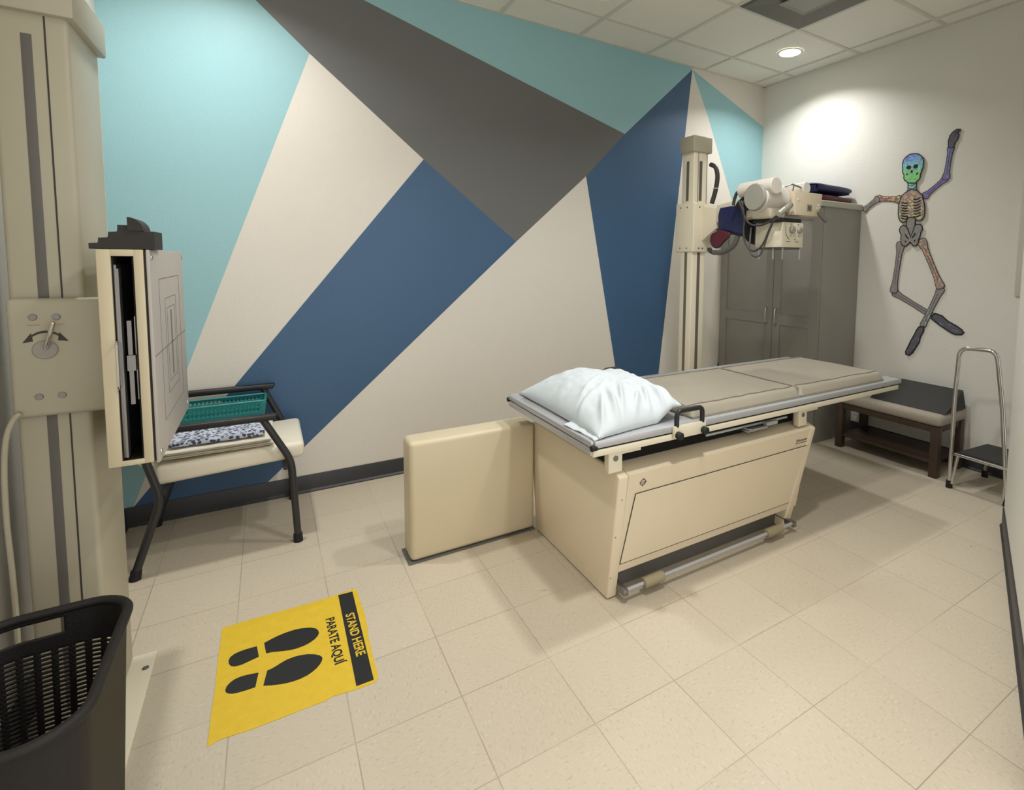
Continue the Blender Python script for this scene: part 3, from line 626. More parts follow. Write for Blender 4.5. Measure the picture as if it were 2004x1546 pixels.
for i in range(NU):
    x, y = rrect((i + .5) / NU, .006, .085); far = y > HY1 - .03 and HX0 + .03 < x < -4.405; perf = y > HY1 - .06 or x < HX0 + .03
    for j in range(NV):
        if 10 < j < NV - 16 and i % 5 in (1, 2, 3) and j % 2 == 0 and perf: continue
        if far and NV - 10 <= j <= NV - 4: continue
        k = (i + 1) % NU; b.bm.faces.new((g[i][j], g[k][j], g[k][j + 1], g[i][j + 1]))
b.bm.faces.new([g[i][0] for i in range(NU)][::-1])
o = b.build('body', 'hamper', t, 40); so = o.modifiers.new('thick', 'SOLIDIFY'); so.thickness = .0035; so.offset = -1
b = MB(); rim = []
for i in range(90):
    x, y = rrect(i / 90, .004, .087); rim.append((x, y, HZ))
b.tube(rim, .0105, 10, closed=True); b.build('rim', 'hamper', t, 60)
b = MB(); b.tube(spline([(HX0 + .10, HY1 - .03, HZ - .03), (HX0 + .1, HY1 - .05, .3)]), .001, 4); bmesh.ops.delete(b.bm, geom=list(b.bm.verts), context='VERTS')
def cloth(u, v):
    x = HX0 + .06 + (HX1 - HX0 - .12) * u; y = HY0 + .06 + (HY1 - HY0 - .12) * v
    return V(x, y, .12 + .05 * mn.noise((x * 9, y * 9, 1)) + .02 * mn.noise((x * 25, y * 25, 4)))
b.grid(cloth, 26, 36); o = b.build('laundry', 'navydk', at=(-4.42, -1.94, .1), smooth=80); o.modifiers.new('thick', 'SOLIDIFY').thickness = .012
tag(o, 'dark cloth lying in the bottom of the brown laundry basket', 'laundry')

# ================================================================== FLOOR DECAL
t = thing('floor_decal', 'worn yellow STAND HERE floor sticker with black footprints', 'floor sticker', (-3.93, -1.4, 0))
b = MB(); b.prism([(x, y, .0003) for x, y in D['decal']], (0, 0, .0012)); b.build('sheet', 'yellow', t, 0)
zt = .00165
b = MB(); b.prism([(x, y, zt) for x, y in D['decal_bar']], (0, 0, .0002)); bar = b.build('black_bar', 'black', t, 0)
text_mesh('lettering', 'STAND HERE', 'yellow', (-3.7525, -1.287, zt + .0004), (.02, -1, 0), (1, .02, 0), .030, .255, .022, bar)
text_mesh('lettering', 'PARATE AQUÍ', 'black', (-3.8195, -1.276, zt + .0001), (.02, -1, 0), (1, .02, 0), .030, .272, .03, t)
for a_, h_ in (('sole_far', 'heel_far'), ('sole_near', 'heel_near')):
    b = MB(); b.prism([(x, y, zt) for x, y in D[a_]], (0, 0, .0002)); f = b.build('footprint', 'black', t, 0)
    b = MB(); b.prism([(x, y, zt) for x, y in D[h_]], (0, 0, .0002)); b.build('heel_print', 'black', f, 0)

# ================================================================== LOW PARTITION beside the table
t = thing('cable_duct', 'low cream panel housing standing on the floor, joined to the x-ray table base', 'low partition', (-3.15, -1.0, 0))
b = MB(); b.box(-3.462, -2.853, -1.072, -.932, .006, .556, .022, 4); b.build('housing', 'duct', t)
b = MB(); b.box(-3.472, -2.853, -1.078, -.926, .0005, .006); b.build('base_strip', 'darkgrey', t, 0)

# ================================================================== X-RAY TABLE
t = thing('xray_table', 'cream x-ray examination table with aluminium-edged grey top, centre of the room', 'x-ray table', (-2.25, -1.41, 0))
yc = -1.41
def prof(z): return .33 + (.405 - .33) * min(z / .537, 1)     # half depth at height z
def endx(z): return -1.715 + .085 * min(z / .537, 1)
def endslab(xa, xb, name):
    b = MB()
    pts = [(-.330, .004), (-.405, .537), (-.35, .557), (.35, .557), (.405, .537), (.330, .004)]
    A_ = [b.bm.verts.new((xa(z), yc + y, z)) for y, z in pts]; B_ = [b.bm.verts.new((xb(z), yc + y, z)) for y, z in pts]
    fs = [b.bm.faces.new(A_), b.bm.faces.new(B_[::-1])]
    for i in range(6): fs.append(b.bm.faces.new((A_[i], B_[i], B_[(i + 1) % 6], A_[(i + 1) % 6])))
    bmesh.ops.recalc_face_normals(b.bm, faces=fs)
    bmesh.ops.bevel(b.bm, geom=list(b.bm.edges), offset=.008, segments=3, affect='EDGES', profile=.5, clamp_overlap=True)
    return b.build(name, 'cream', t)
endslab(lambda z: -2.85, lambda z: -2.802, 'end_panel'); endslab(lambda z: endx(z) - .05, lambda z: endx(z), 'end_panel')
# body between the ends
b = MB()
pts = [(-.335, .106), (-.404, .537), (-.349, .556), (.349, .556), (.404, .537), (.345, .106)]
b.prism([(-2.803, yc + y, z) for y, z in pts], (1.13, 0, 0)); b.build('body', 'cream', t)
b = MB(); b.prism([(-2.8, yc + y, z) for y, z in ((-.275, .001), (-.275, .106), (.275, .106), (.275, .001))], (1.07, 0, 0)); b.build('plinth', 'darkgrey', t, 0)
# front panel sheet with a visible joint around it
def fy(z): return yc - (.335 + (.404 - .335) * (z - .106) / .431)
def fpt(x, z, off=.0): return V(x, fy(z) - off, z)
b = MB(); b.prism([fpt(-2.795, .145, .001), fpt(-1.70, .145, .001), fpt(-1.638 - .03, .447, .001), fpt(-2.758, .447, .001)], (0, -.003, 0), .001, 1); fpn = b.build('front_panel', 'cream', t)
b = MB()
for p, q in (((-2.797, .143), (-2.760, .449)), ((-2.760, .449), (-1.666, .449)), ((-2.797, .143), (-1.70, .143))):
    b.tube([fpt(p[0], p[1], .0015), fpt(q[0], q[1], .0015)], .0016, 6)
b.build('panel_joint', 'inkd', t)
up = (V(0, fy(.5), .5) - V(0, fy(.3), .3)).normalized()
text_mesh('lettering', 'Silhouette VR', 'inkd', fpt(-1.775, .482, .0012), (1, 0, 0), up, .014, .118, .01, t)
b = MB(); b.prism([fpt(-1.775, .472, .0008), fpt(-1.645, .472, .0008), fpt(-1.645, .475, .0008), fpt(-1.775, .475, .0008)], (0, -.0004, 0)); b.build('badge_line', 'inkd', t, 0)
# round emblem
c = fpt(-2.728, .492, .001); b = MB(); nn = V(0, -up.z, up.y).normalized()
def em(r, a, o=0): return c + V(1, 0, 0) * r * math.cos(a) + up * r * math.sin(a) + nn * o
b.tube([em(.0125, 2 * PI * k / 36) for k in range(36)], .0013, 6, closed=True)
for a0 in (0, PI / 2, PI, 3 * PI / 2): b.tube([em(.0155, a0 + .5 * (k / 8 - .5), 0) for k in range(9)], .0008, 5)
eb = b.build('emblem', 'inkd', t)
text_mesh('emblem_lettering', 'GE', 'inkd', c - V(1, 0, 0) * .008 - up * .0048 + nn * .001, (1, 0, 0), up, .0096, .016, .006, t)
for x, z in ((-2.826, .44), (-2.838, .28), (-2.842, .1)):
    b = MB(); b.ell((x, yc - prof(z) - .0005, z), (.003, .002, .003), 10, 6); b.build('screw', 'steel', t)
# foot pedal bar
b = MB(); b.cyl((-2.80, -1.785, .048), (-1.735, -1.785, .048), .0085, seg=14); fb = b.build('foot_bar', 'alu', t)
for xa, xb in ((-2.70, -2.595), (-1.945, -1.835)):
    b = MB(); b.cyl((xa, -1.785, .048), (xb, -1.785, .048), .0215, seg=22, bev=.004); b.build('foot_roller', 'rubberroll', fb)
for x in (-2.795, -1.745):
    b = MB(); b.box(x - .012, x + .012, -1.80, -1.68, .032, .058, .004); b.build('bar_arm', 'steel', fb)
# carriage posts between base and top
for x in (-2.858, -1.722):
    for y in (-1.785, yc + .375):
        if y > yc and x < -2: x = -2.813
        b = MB(); b.box(x - .032, x + .032, y - .016, y + .016, .556, .637, .003); b.box(x - .03, x + .125, y - .012, y + .012, .622, .647, .002)
        br = b.build('top_bracket', 'cream_lt', t)
        b = MB(); b.cyl((x, y - .0155, .613), (x, y - .0195, .613), .012, seg=6); b.build('bolt', 'steel', br)
b = MB(); b.box(-2.84, -1.69, -1.72, -1.1, .556, .632, .004); b.build('dark_gap_block', 'void', t)  # near-black block paints the dark of the gap under the top
b = MB(); b.box(-2.35, -1.80, -1.768, -1.758, .600, .610, .001); b.box(-2.12, -1.98, -1.80, -1.76, .588, .592, .001); b.cyl((-1.98, -1.78, .60), (-1.90, -1.78, .60), .011, seg=16); b.build('cassette_tray', 'alu', t)
b = MB(); b.tube(fillet([(-2.12, -1.76, .603), (-2.10, -1.80, .597), (-1.99, -1.80, .597), (-1.97, -1.76, .603)], .01), .003, 8); b.build('tray_handle', 'chrome', t)
# the sliding top
TX0, TX1, TY0, TY1 = -2.975, -.838, -1.82, -1.008
b = MB(); b.box(TX0 + .03, TX1 - .02, TY0 + .085, TY1 - .085, .668, .699, .002); b.build('tabletop', 'tabletop', t)
for y0_, y1_, s in ((TY0, TY0 + .09, -1), (TY1 - .09, TY1, 1)):
    b = MB(); b.box(TX0 + .012, TX1, y0_, y1_, .674, .7015, .003); rl = b.build('side_rail', 'alu', t)
    ye = TY0 if s < 0 else TY1
    b = MB(); b.box(TX0 + .012, TX1 - .006, ye - .004, ye + .004, .655, .668, .001); b.build('rail_slot', 'darkgrey', rl, 0) if 0 else b.bm.free()
    b = MB(); b.box(TX0 + .004, TX1 - .03, min(ye, ye - s * .035) , max(ye, ye - s * .035), .643, .668, .002); b.build('lower_rail', 'cream_lt', t)
    b = MB(); b.box(TX0 + .01, TX1 - .01, min(ye - s * .006, ye - s * .05), max(ye - s * .006, ye - s * .05), .667, .675); b.build('rail_channel', 'void', t, 0)
b = MB(); b.box(TX0, TX0 + .034, TY0 + .012, TY1 - .012, .678, .700, .003); b.box(TX0 + .003, TX0 + .03, TY0 + .02, TY1 - .02, .645, .672, .002); b.build('end_rail', 'alu', t)
b = MB(); b.box(TX1 - .03, TX1 - .004, TY0 + .09, TY1 - .09, .660, .698, .003); b.build('end_rail', 'alu', t)
for y in (TY0 + .006, TY1 - .006):
    b = MB(); b.cyl((TX0 - .002, y, .676), (TX0 + .02, y, .676), .011, seg=16); b.build('end_stop', 'rubber', t)
# hand grips clamped on the rails
for x0_, x1_, y, s in ((-2.592, -2.428, TY0, -1), (-2.405, -2.285, TY1, 1)):
    b = MB(); b.box(x0_ - .004, x1_ + .004, min(y + s * .002, y + s * .02), max(y + s * .002, y + s * .02), .652, .704, .003); gp = b.build('grip_clamp', 'cream_lt', t)
    b = MB(); b.tube(fillet([(x0_ + .012, y + s * .011, .70), (x0_ + .012, y + s * .011, .764), (x1_ - .012, y + s * .011, .764), (x1_ - .012, y + s * .011, .70)], .025), .0105, 14); b.build('hand_grip', 'black', gp, 60)
    for x in (x0_ + .012, x1_ - .012):
        b = MB(); b.cyl((x, y + s * .018, .668), (x, y + s * .044, .668), .0155, seg=18, bev=.003); b.build('clamp_knob', 'black', gp)

# mattress pad
t = thing('mattress_pad', 'taupe vinyl table pad with piped seams, on the right two thirds of the x-ray table', 'mattress pad', (-1.75, -1.5, .702))
PY0, PY1 = -1.795, -1.195
for xa, xb in ((-2.46, -1.739), (-1.735, -.985)):
    b = MB()
    def fn(u, v, xa=xa, xb=xb):
        x = xa + (xb - xa) * u; a = v; d = min(u, 1 - u) * (xb - xa)
        y = PY0 + (PY1 - PY0) * v; e = min(v, 1 - v) * (PY1 - PY0)
        k = min(1, min(e, d * 3) / .03); k = 1 - (1 - k) ** 2.2
        z = .712 + .038 * k + .0025 * mn.noise((x * 7, y * 5, 0)) * k
        if abs(y + 1.74) < .05: z += .003 * mn.noise((x * 14, y * 3, 9)) * k
        return V(x, y, z)
    us, vs = 64, 50
    b.grid(fn, us, vs)
    bt = MB(); 
    b.box(xa + .0015, xb - .0015, PY0 + .001, PY1 - .001, .7022, .7125)
    b.build('pad_section', 'pad', t, 50)
    for yy, ph in ((-1.75, 0), (-1.24, 3)):
        b = MB(); n = 60
        b.tube([fn(k / n, (yy + (.006 * mn.noise(((xa + (xb - xa) * k / n) * 9, ph, 0))) - PY0) / (PY1 - PY0)) + V(0, 0, .0005) for k in range(1, n)], .0035, 8); b.build('piping', 'pipe', t, 60)
b = MB(); b.tube([(-1.737, PY0 + .02, .742), (-1.737, -1.73, .749), (-1.737, -1.26, .749), (-1.737, PY1 - .02, .742)], .003, 8); b.build('piping', 'pipe', t, 60)

# pillow
t = thing('pillow', 'pale blue-white wrinkled pillow at the left end of the x-ray table', 'pillow', (-2.68, -1.44, .702))
c00, c10, c11, c01 = V(-2.945, -1.815, 0), V(-2.49, -1.765, 0), V(-2.385, -1.10, 0), V(-2.93, -1.045, 0)
def pil(u, v, side):
    # edges bow inward between the corners
    uu = u; vv = v
    bow = .035
    p = c00 * (1 - u) * (1 - v) + c10 * u * (1 - v) + c11 * u * v + c01 * (1 - u) * v
    a, q = 2 * u - 1, 2 * v - 1
    cen = (c00 + c10 + c11 + c01) / 4
    s_ = (1 - a ** 2) * (q ** 2) * bow + (1 - q ** 2) * (a ** 2) * bow
    p = p + (cen - p) * s_
    th = (max(0, 1 - abs(a) ** 2.6) ** .55) * (max(0, 1 - abs(q) ** 3.2) ** .55)
    mid = .709 + .03 * th + .05 * min(1, max(0, (u - .70)) / .18)
    if side > 0:
        z = mid + .098 * th * (1 - .34 * max(0, u - .35) / .65) + .034 * th * math.exp(-((a + .15) ** 2 + (q - .15) ** 2) / .35)
        w = math.exp(-((v - .10) / .18) ** 2)
        fold = 0
        for (fu, fv, ang, wd_, am) in ((.30, .14, 1.25, .030, .022), (.42, .17, 1.1, .022, .022), (.56, .12, .9, .026, .020), (.70, .15, 1.2, .026, .022), (.82, .12, 1.45, .022, .018), (.12, .26, .35, .030, .020), (.22, .36, .55, .024, .016), (.92, .15, 1.5, .018, .016), (.38, .32, .5, .028, .014), (.52, .30, 1.2, .03, .012), (.64, .34, .9, .028, .010), (.16, .12, 1.0, .026, .018)):
            du, dv = u - fu, (v - fv) * 1.5
            al = du * math.cos(ang) + dv * math.sin(ang); ac = -du * math.sin(ang) + dv * math.cos(ang)
            fold += (1.35 if fv < .2 else .8) * am * math.exp(-(ac / wd_) ** 2 - (al / .16) ** 2) * (1 if int(fu * 100) % 2 == 0 else -1)
        z += fold * min(1, th * 2.4) * (1 - .35 * u) + .008 * mn.noise((p.x * 16, p.y * 16, 3)) * th + .0045 * mn.noise((p.x * 38, p.y * 30, 7)) * th
    else:
        z = max(.7035, mid - .06 * th)
    zl = .7535 if p.x > -2.478 else .7035
    return V(p.x, p.y, max(z, zl))
b = MB(); NU, NV = 90, 120
top = [[b.bm.verts.new(pil(i / (NU - 1), j / (NV - 1), 1)) for j in range(NV)] for i in range(NU)]
bot = [[top[i][j] if i in (0, NU - 1) or j in (0, NV - 1) else b.bm.verts.new(pil(i / (NU - 1), j / (NV - 1), -1)) for j in range(NV)] for i in range(NU)]
for i in range(NU - 1):
    for j in range(NV - 1):
        b.bm.faces.new((top[i][j], top[i + 1][j], top[i + 1][j + 1], top[i][j + 1]))
        b.bm.faces.new((bot[i][j], bot[i][j + 1], bot[i + 1][j + 1], bot[i + 1][j]))
b.build('cushion', 'pillow', t, 180)
b = MB()
def hem(u, v):
    x = -2.964 + .006 * math.sin(v * 5) + .045 * u; y = -1.812 + .23 * v
    return V(x, y, .7045 + .008 * u + .003 * mn.noise((v * 7, 0, 0)) + .0025 * abs(math.sin(v * 9)))
b.grid(hem, 8, 30); o = b.build('pillowcase_hem', 'pillow', t, 80); o.modifiers.new('thick', 'SOLIDIFY').thickness = .003

# ================================================================== X-RAY TUBE STAND
t = thing('tube_stand', 'cream floor-to-head column carrying an x-ray tube, behind the table', 'x-ray tube stand', (-1.38, -.59, 0))
SX0, SX1, SY0, SY1 = -1.445, -1.318, -.65, -.525
b = MB(); b.box(SX0, SX1, SY0, SY1, .05, 2.15, .008, 3); co = b.build('column', 'cream_lt', t)
b = MB()
for za, zb in ((1.80, 2.075), (.08, 1.44)):
    b.box(SX0 - .0012, SX0 + .001, -.601, -.575, za, zb)
b.build('column_slot', 'ventm', co, 0)
b = MB()
for za, zb in ((1.80, 2.075), (.08, 1.44)):
    b.box(-1.395, -1.368, SY0 - .0012, SY0 + .001, za, zb)
b.build('column_slot', 'ventm', co, 0)
b = MB()
for x in (-1.408, -1.326): b.cyl((x, SY0 - .004, 1.78), (x, SY0 - .004, 2.14), .0022, seg=8)
b.build('lift_cable', 'steel', co)
b = MB(); b.box(-1.462, -1.288, -.664, -.515, 2.135, 2.245, .006, 3); b.build('cap', 'cream_gry', t)
b = MB(); b.box(-1.50, -1.24, -.70, -.48, .03, .06, .006); b.box(-2.6, -.55, -.64, -.54, .0005, .03, .004); b.build('floor_rail', 'cream_gry', t)
b = MB(); b.box(-1.452, -1.262, -.668, -.475, 1.44, 1.785, .008, 3)
ca = b.build('carriage', 'cream_lt', t)
for z in (1.755, 1.468):
    for x in (-1.40, -1.365, -1.30, -1.275):
        b = MB(); b.cyl((x, -.6675, z), (x, -.6705, z), .0055, seg=12); b.build('bolt', 'steel', ca)
    for y in (-.53, -.60):
        b = MB(); b.cyl((-1.4515, y, z), (-1.4545, y, z), .0055, seg=12); b.build('bolt', 'steel', ca)
b = MB(); b.prism([(-1.372, -.662, 1.76), (-1.372, -.806, 1.74), (-1.372, -.811, 1.605), (-1.372, -.66, 1.515)], (.10, 0, 0), .004); b.build('arm_bracket', 'cream_lt', t)
b = MB(); b.hexa([(-1.385, -1.15, 1.66), (-1.275, -1.15, 1.66), (-1.275, -.815, 1.64), (-1.385, -.815, 1.64), (-1.385, -1.15, 1.80), (-1.275, -1.15, 1.80), (-1.275, -.815, 1.755), (-1.385, -.815, 1.755)], .006); b.build('arm', 'cream_lt', t)
# tube head
TZ, TYC = 1.762, -1.245
b = MB(); b.tube([(-1.488, TYC, TZ), (-1.482, TYC, TZ), (-1.478, TYC, TZ), (-1.33, TYC, TZ), (-1.31, TYC, TZ), (-1.305, TYC, TZ), (-1.285, TYC, TZ), (-1.28, TYC, TZ)], [.070, .082, .086, .088, .088, .091, .091, .08], 44)
th = b.build('tube_housing', 'hornw', t, 40)
b = MB(); b.cyl((-1.507, TYC, TZ), (-1.486, TYC, TZ), .081, .083, 44, bev=.006)
b.build('end_cap', 'greycap', th, 40)
b = MB(); b.cyl((-1.44, -1.355, 1.824), (-1.44, -1.09, 1.818), .050, .048, 36, bev=.004); b.build('cable_horn', 'hornw', th, 40)
b = MB(); b.cyl((-1.145, -1.345, 1.836), (-1.145, -1.10, 1.83), .036, .036, 32, bev=.003); b.build('cable_horn', 'white_p', th, 40)
b = MB(); b.cyl((-1.44, -1.09, 1.818), (-1.44, -1.045, 1.812), .022, .016, 20); b.build('strain_relief', 'hornw', th, 40)
b = MB(); b.box(-1.29, -1.05, -1.31, -1.15, 1.68, 1.80, .01); b.build('mounting_block', 'cream', t)
b = MB(); b.hexa([(-1.43, -1.31, 1.64), (-1.30, -1.31, 1.64), (-1.30, -1.17, 1.64), (-1.43, -1.17, 1.64), (-1.455, -1.315, 1.70), (-1.29, -1.315, 1.70), (-1.29, -1.165, 1.70), (-1.455, -1.165, 1.70)], .01, 3); b.build('tube_port', 'cream_lt', t)
b = MB(); b.box(-1.39, -1.185, -1.345, -1.14, 1.62, 1.642, .004); b.build('swivel_plate', 'black', t)
# collimator
b = MB(); b.box(-1.357, -1.168, -1.35, -1.137, 1.467, 1.618, .006, 2); cl = b.build('collimator', 'cream_lt', t)
YK = -1.3505
for x, r in ((-1.283, .0245), (-1.213, .0215)):
    b = MB(); b.cyl((x, YK, 1.573), (x, YK - .018, 1.573), r, r * .88, 24, bev=.003)
    b.box(x - .002, x + .002, YK - .021, YK - .017, 1.573, 1.573 + r * .8); b.build('knob', 'greycap', cl, 40)
b = MB()
for x, z in ((-1.287, 1.607), (-1.222, 1.607), (-1.25, 1.515), (-1.292, 1.537), (-1.215, 1.537)): b.box(x - .006, x + .006, YK - .0006, YK, z - .002, z + .002)
for k in range(14):
    a_ = PI * (.92 + .45 * k / 13); x, z = -1.283 + .055 * math.cos(a_), 1.573 + .055 * math.sin(a_) * 1.1; b.box(x - .0014, x + .0014, YK - .0006, YK, z - .004, z + .004)
for x in (-1.31, -1.23): b.box(x - .02, x + .02, YK - .0006, YK, 1.500, 1.503)
b.build('scale_marking', 'inkd', cl, 0)
b = MB(); b.box(-1.34, -1.185, -1.34, -1.15, 1.455, 1.468, .002); b.build('collimator_rail', 'darkgrey', cl)
for x, y in ((-1.352, -1.345), (-1.185, -1.34), (-1.345, -1.27), (-1.345, -1.16)):
    b = MB(); b.box(x - .004, x + .004, y - .0025, y + .0025, 1.395, 1.466); b.build('spacer_rod', 'clear', cl, 0)
# control box with its two angled grips
b = MB(); b.prism([(-1.283, -1.36, 1.806), (-1.008, -1.36, 1.806), (-1.020, -1.36, 1.725), (-1.050, -1.36, 1.664), (-1.262, -1.36, 1.664)], (0, .085, 0), .004); cb = b.build('control_box', 'cream', t)
b = MB(); b.box(-1.157, -1.112, -1.3608, -1.3598, 1.690, 1.733); b.build('display', 'greycap', cb, 0)
b = MB()
for k in range(3): b.box(-1.150 + k * .013, -1.144 + k * .013, -1.3614, -1.3606, 1.697, 1.726)
b.build('display_marking', 'inkd', cb, 0)
b = MB()
for x, z in ((-1.045, 1.735), (-1.055, 1.715), (-1.035, 1.722), (-1.245, 1.757)): b.cyl((x, -1.3595, z), (x, -1.365, z), .006, seg=14)
b.build('button', 'white_p', cb)
b = MB(); b.cyl((-1.296, -1.345, 1.722), (-1.485, -1.415, 1.650), .0185, .0165, 20, bev=.003); b.build('hand_grip', 'greycap', cb)
b = MB(); b.cyl((-1.048, -1.362, 1.694), (-1.020, -1.405, 1.630), .0145, .013, 20, bev=.003); b.build('hand_grip', 'darkgrey', cb)
b = MB(); b.tube(fillet([(-1.30, -1.30, 1.835), (-1.27, -1.33, 1.848), (-1.20, -1.33, 1.838), (-1.175, -1.33, 1.832)], .01), .005, 10); b.cyl((-1.25, -1.33, 1.843), (-1.25, -1.32, 1.805), .004, seg=10); b.build('lock_lever', 'steel', cb)
# cables
for nm, r, m in (('hose_col', .0165, 'hosed'), ('hose_arm', .017, 'hose'), ('loopA', .0062, 'hosed'), ('loopB', .0058, 'hosed'), ('loopC', .0055, 'hose'), ('cableTop', .010, 'hosed'), ('cableTop2', .010, 'black')):
    b = MB(); b.tube(spline(D[nm]), r, 12); b.build('cable', m, t, 80)
b = MB(); b.tube(spline([(-1.40, -.8143, 1.4376), (-1.37, -.76, 1.445), (-1.33, -.70, 1.46)]), .015, 12); b.build('cable', 'black', t, 80)
for p in ((-1.23, -.6477, 1.90),): 
    b = MB(); b.tube([(p[0] + .019 * math.cos(a), p[1] + .019 * math.sin(a), p[2]) for a in [2 * PI * k / 20 for k in range(20)]], .002, 6, closed=True); b.build('cable_tie', 'white_p', t)

# lead apron draped over the tube arm
t = thing('lead_apron', 'navy lead apron with maroon lining hung over the x-ray tube arm', 'lead apron', (-1.43, -1.0, 1.5))
def slab(pts, x, th, bev, name, m):
    b = MB(); b.prism([(x, y, z) for y, z in pts], (th, 0, 0), bev, 3); return b.build(name, m, t, 60)
slab(D['apron_front'], -1.405, .016, .006, 'front_panel', 'navy')
slab(D['apron_flap'], -1.420, .012, .005, 'lining_flap', 'maroon')
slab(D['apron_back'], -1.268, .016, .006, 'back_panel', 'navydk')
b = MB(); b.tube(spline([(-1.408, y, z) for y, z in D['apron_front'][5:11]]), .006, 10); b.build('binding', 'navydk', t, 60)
b = MB(); fl_ = D['apron_flap'][3:] ; b.tube(spline([(-1.418, y, z) for y, z in fl_]), .004, 10); b.build('binding', 'navydk', t, 60)
b = MB(); b.box(-1.404, -1.387, -1.10, -.95, 1.70, 1.726, .004); b.box(-1.39, -1.262, -1.085, -1.06, 1.803, 1.809, .002); b.box(-1.392, -1.386, -1.085, -1.06, 1.70, 1.808, .002); b.box(-1.272, -1.263, -1.085, -1.06, 1.68, 1.808, .002); b.build('strap', 'navydk', t)

# ================================================================== CABINET in the corner
t = thing('storage_cabinet', 'tall grey two-door cabinet in the corner behind the x-ray tube', 'cabinet', (-.25, -.51, 0))
KX, KY0, KY1 = -.495, -1.012, -.012
b = MB(); b.box(KX + .022, -.006, KY0, KY1, .0005, 1.792, .003); b.build('carcass', 'cab', t)
b = MB(); b.box(KX - .03, -.004, KY0 - .012, KY1 + .004, 1.792, 1.838, .008, 3); b.build('cornice', 'cabtop', t)
ysp = -.594
for ya, yb, yh, s in ((ysp + .002, KY1 - .002, -.546, 1), (KY0 + .004, ysp - .002, -.64, -1)):
    b = MB(); st = .072
    b.box(KX, KX + .021, ya, yb, .09, 1.788, .0015); dr = b.build('door', 'cab', t)
    b = MB(); 
    for a0, a1, z0_, z1_ in ((ya + .0008, ya + st, .0915, 1.7865), (yb - st, yb - .0008, .0915, 1.7865), (ya + st, yb - st, .0915, .17), (ya + st, yb - st, .875, .957), (ya + st, yb - st, 1.70, 1.7865)):
        b.box(KX - .007, KX + .001, a0, a1, z0_, z1_)
    b.build('door_frame', 'cab', dr, 0)
    b = MB(); b.tube(fillet([(KX - .006, yh, 1.005), (KX - .034, yh, 1.0), (KX - .036, yh, .965), (KX - .034, yh, .885), (KX - .006, yh, .88)], .02), .0058, 12); b.build('handle', 'chrome', dr, 60)
# aprons folded on top
def lump(name, mat, x0, x1, y0, y1, z0, z1, label, seed, slope=0):
    b = MB()
    def fn(u, v):
        a = 2 * PI * v; cy, hy, cz, hz = (y0 + y1) / 2, (y1 - y0) / 2, (z0 + z1) / 2, (z1 - z0) / 2
        e = 1 - .3 * abs(2 * u - 1) ** 16
        x = x0 + (x1 - x0) * u
        ey = math.copysign(abs(math.cos(a)) ** .4, math.cos(a)); ez = math.copysign(abs(math.sin(a)) ** .6, math.sin(a))
        z = cz + ez * hz * e + (.010 * mn.noise((x * 7, a, seed)) if ez > 0 else 0) - (slope * u if ez > 0 else 0)
        return V(x, cy + ey * hy * (1 - .05 * abs(2 * u - 1) ** 6), max(z, z0))
    b.grid(fn, 30, 41)
    b.box(x0 + .005, x0 + .03, y0 + .03, y1 - .03, z0 + .004, z1 - .02, .004); b.box(x1 - .03, x1 - .005, y0 + .03, y1 - .03, z0 + .004, z1 - .02 - slope, .004)
    o = b.build(name, mat, at=((x0 + x1) / 2, (y0 + y1) / 2, z0), smooth=70); return tag(o, label, 'lead apron', 'lead aprons folded on the cabinet')
lump('folded_apron', 'maroon', -.44, -.035, -.96, -.42, 1.8385, 1.902, 'maroon lead apron folded on the grey cabinet, under the navy one', 2, 0)
lump('folded_apron', 'navy', -.47, -.03, -.955, -.42, 1.912, 1.99, 'navy lead apron lying on top of the maroon one on the cabinet', 8, .008)

# ================================================================== SKELETON CUT-OUT on the right wall
t = thing('skeleton_cutout', 'jointed foil skeleton cut-out pinned to the right wall, one arm raised', 'skeleton decoration', (-.004, -1.45, 1.5))
def P3(p, x): return V(x, p[0], p[1])
def grow(poly, d):
    n = len(poly); c = [sum(p[k] for p in poly) / n for k in (0, 1)]; o = []
    area = sum(poly[i][0] * poly[(i + 1) % n][1] - poly[(i + 1) % n][0] * poly[i][1] for i in range(n)); sg = 1 if area > 0 else -1
    for i in range(n):
        a, b_, c_ = poly[i - 1], poly[i], poly[(i + 1) % n]
        n1 = Vector((b_[1] - a[1], a[0] - b_[0])); n2 = Vector((c_[1] - b_[1], b_[0] - c_[0]))
        n1 = n1.normalized() if n1.length else n1; n2 = n2.normalized() if n2.length else n2
        m = n1 + n2; m = m.normalized() if m.length > 1e-6 else n1
        k = 1 / max(.5, m.dot(n1)); o.append([b_[0] + m.x * d * k * sg, b_[1] + m.y * d * k * sg])
    return o
def flat(b, poly, x, th, mi): b.mat(mi); b.prism([P3(p, x) for p in poly], (-th, 0, 0))
OUT = .0052
def bone_poly(p, q, w, k1=1.7, k2=1.5):
    p, q = Vector(p), Vector(q); d = (q - p).normalized(); n = Vector((-d.y, d.x)); L = (q - p).length
    prof = [(-.015 / max(L, .1) * .6, .5 * k1), (.0, .92 * k1), (.05, k1), (.11, .85 * k1), (.2, 1.05), (.5, .88), (.8, 1.0), (.89, .85 * k2), (.95, k2), (1.0, .92 * k2), (1.02, .5 * k2)]
    return [list(p + d * L * a + n * w * r) for a, r in prof] + [list(p + d * L * a - n * w * r) for a, r in reversed(prof)]
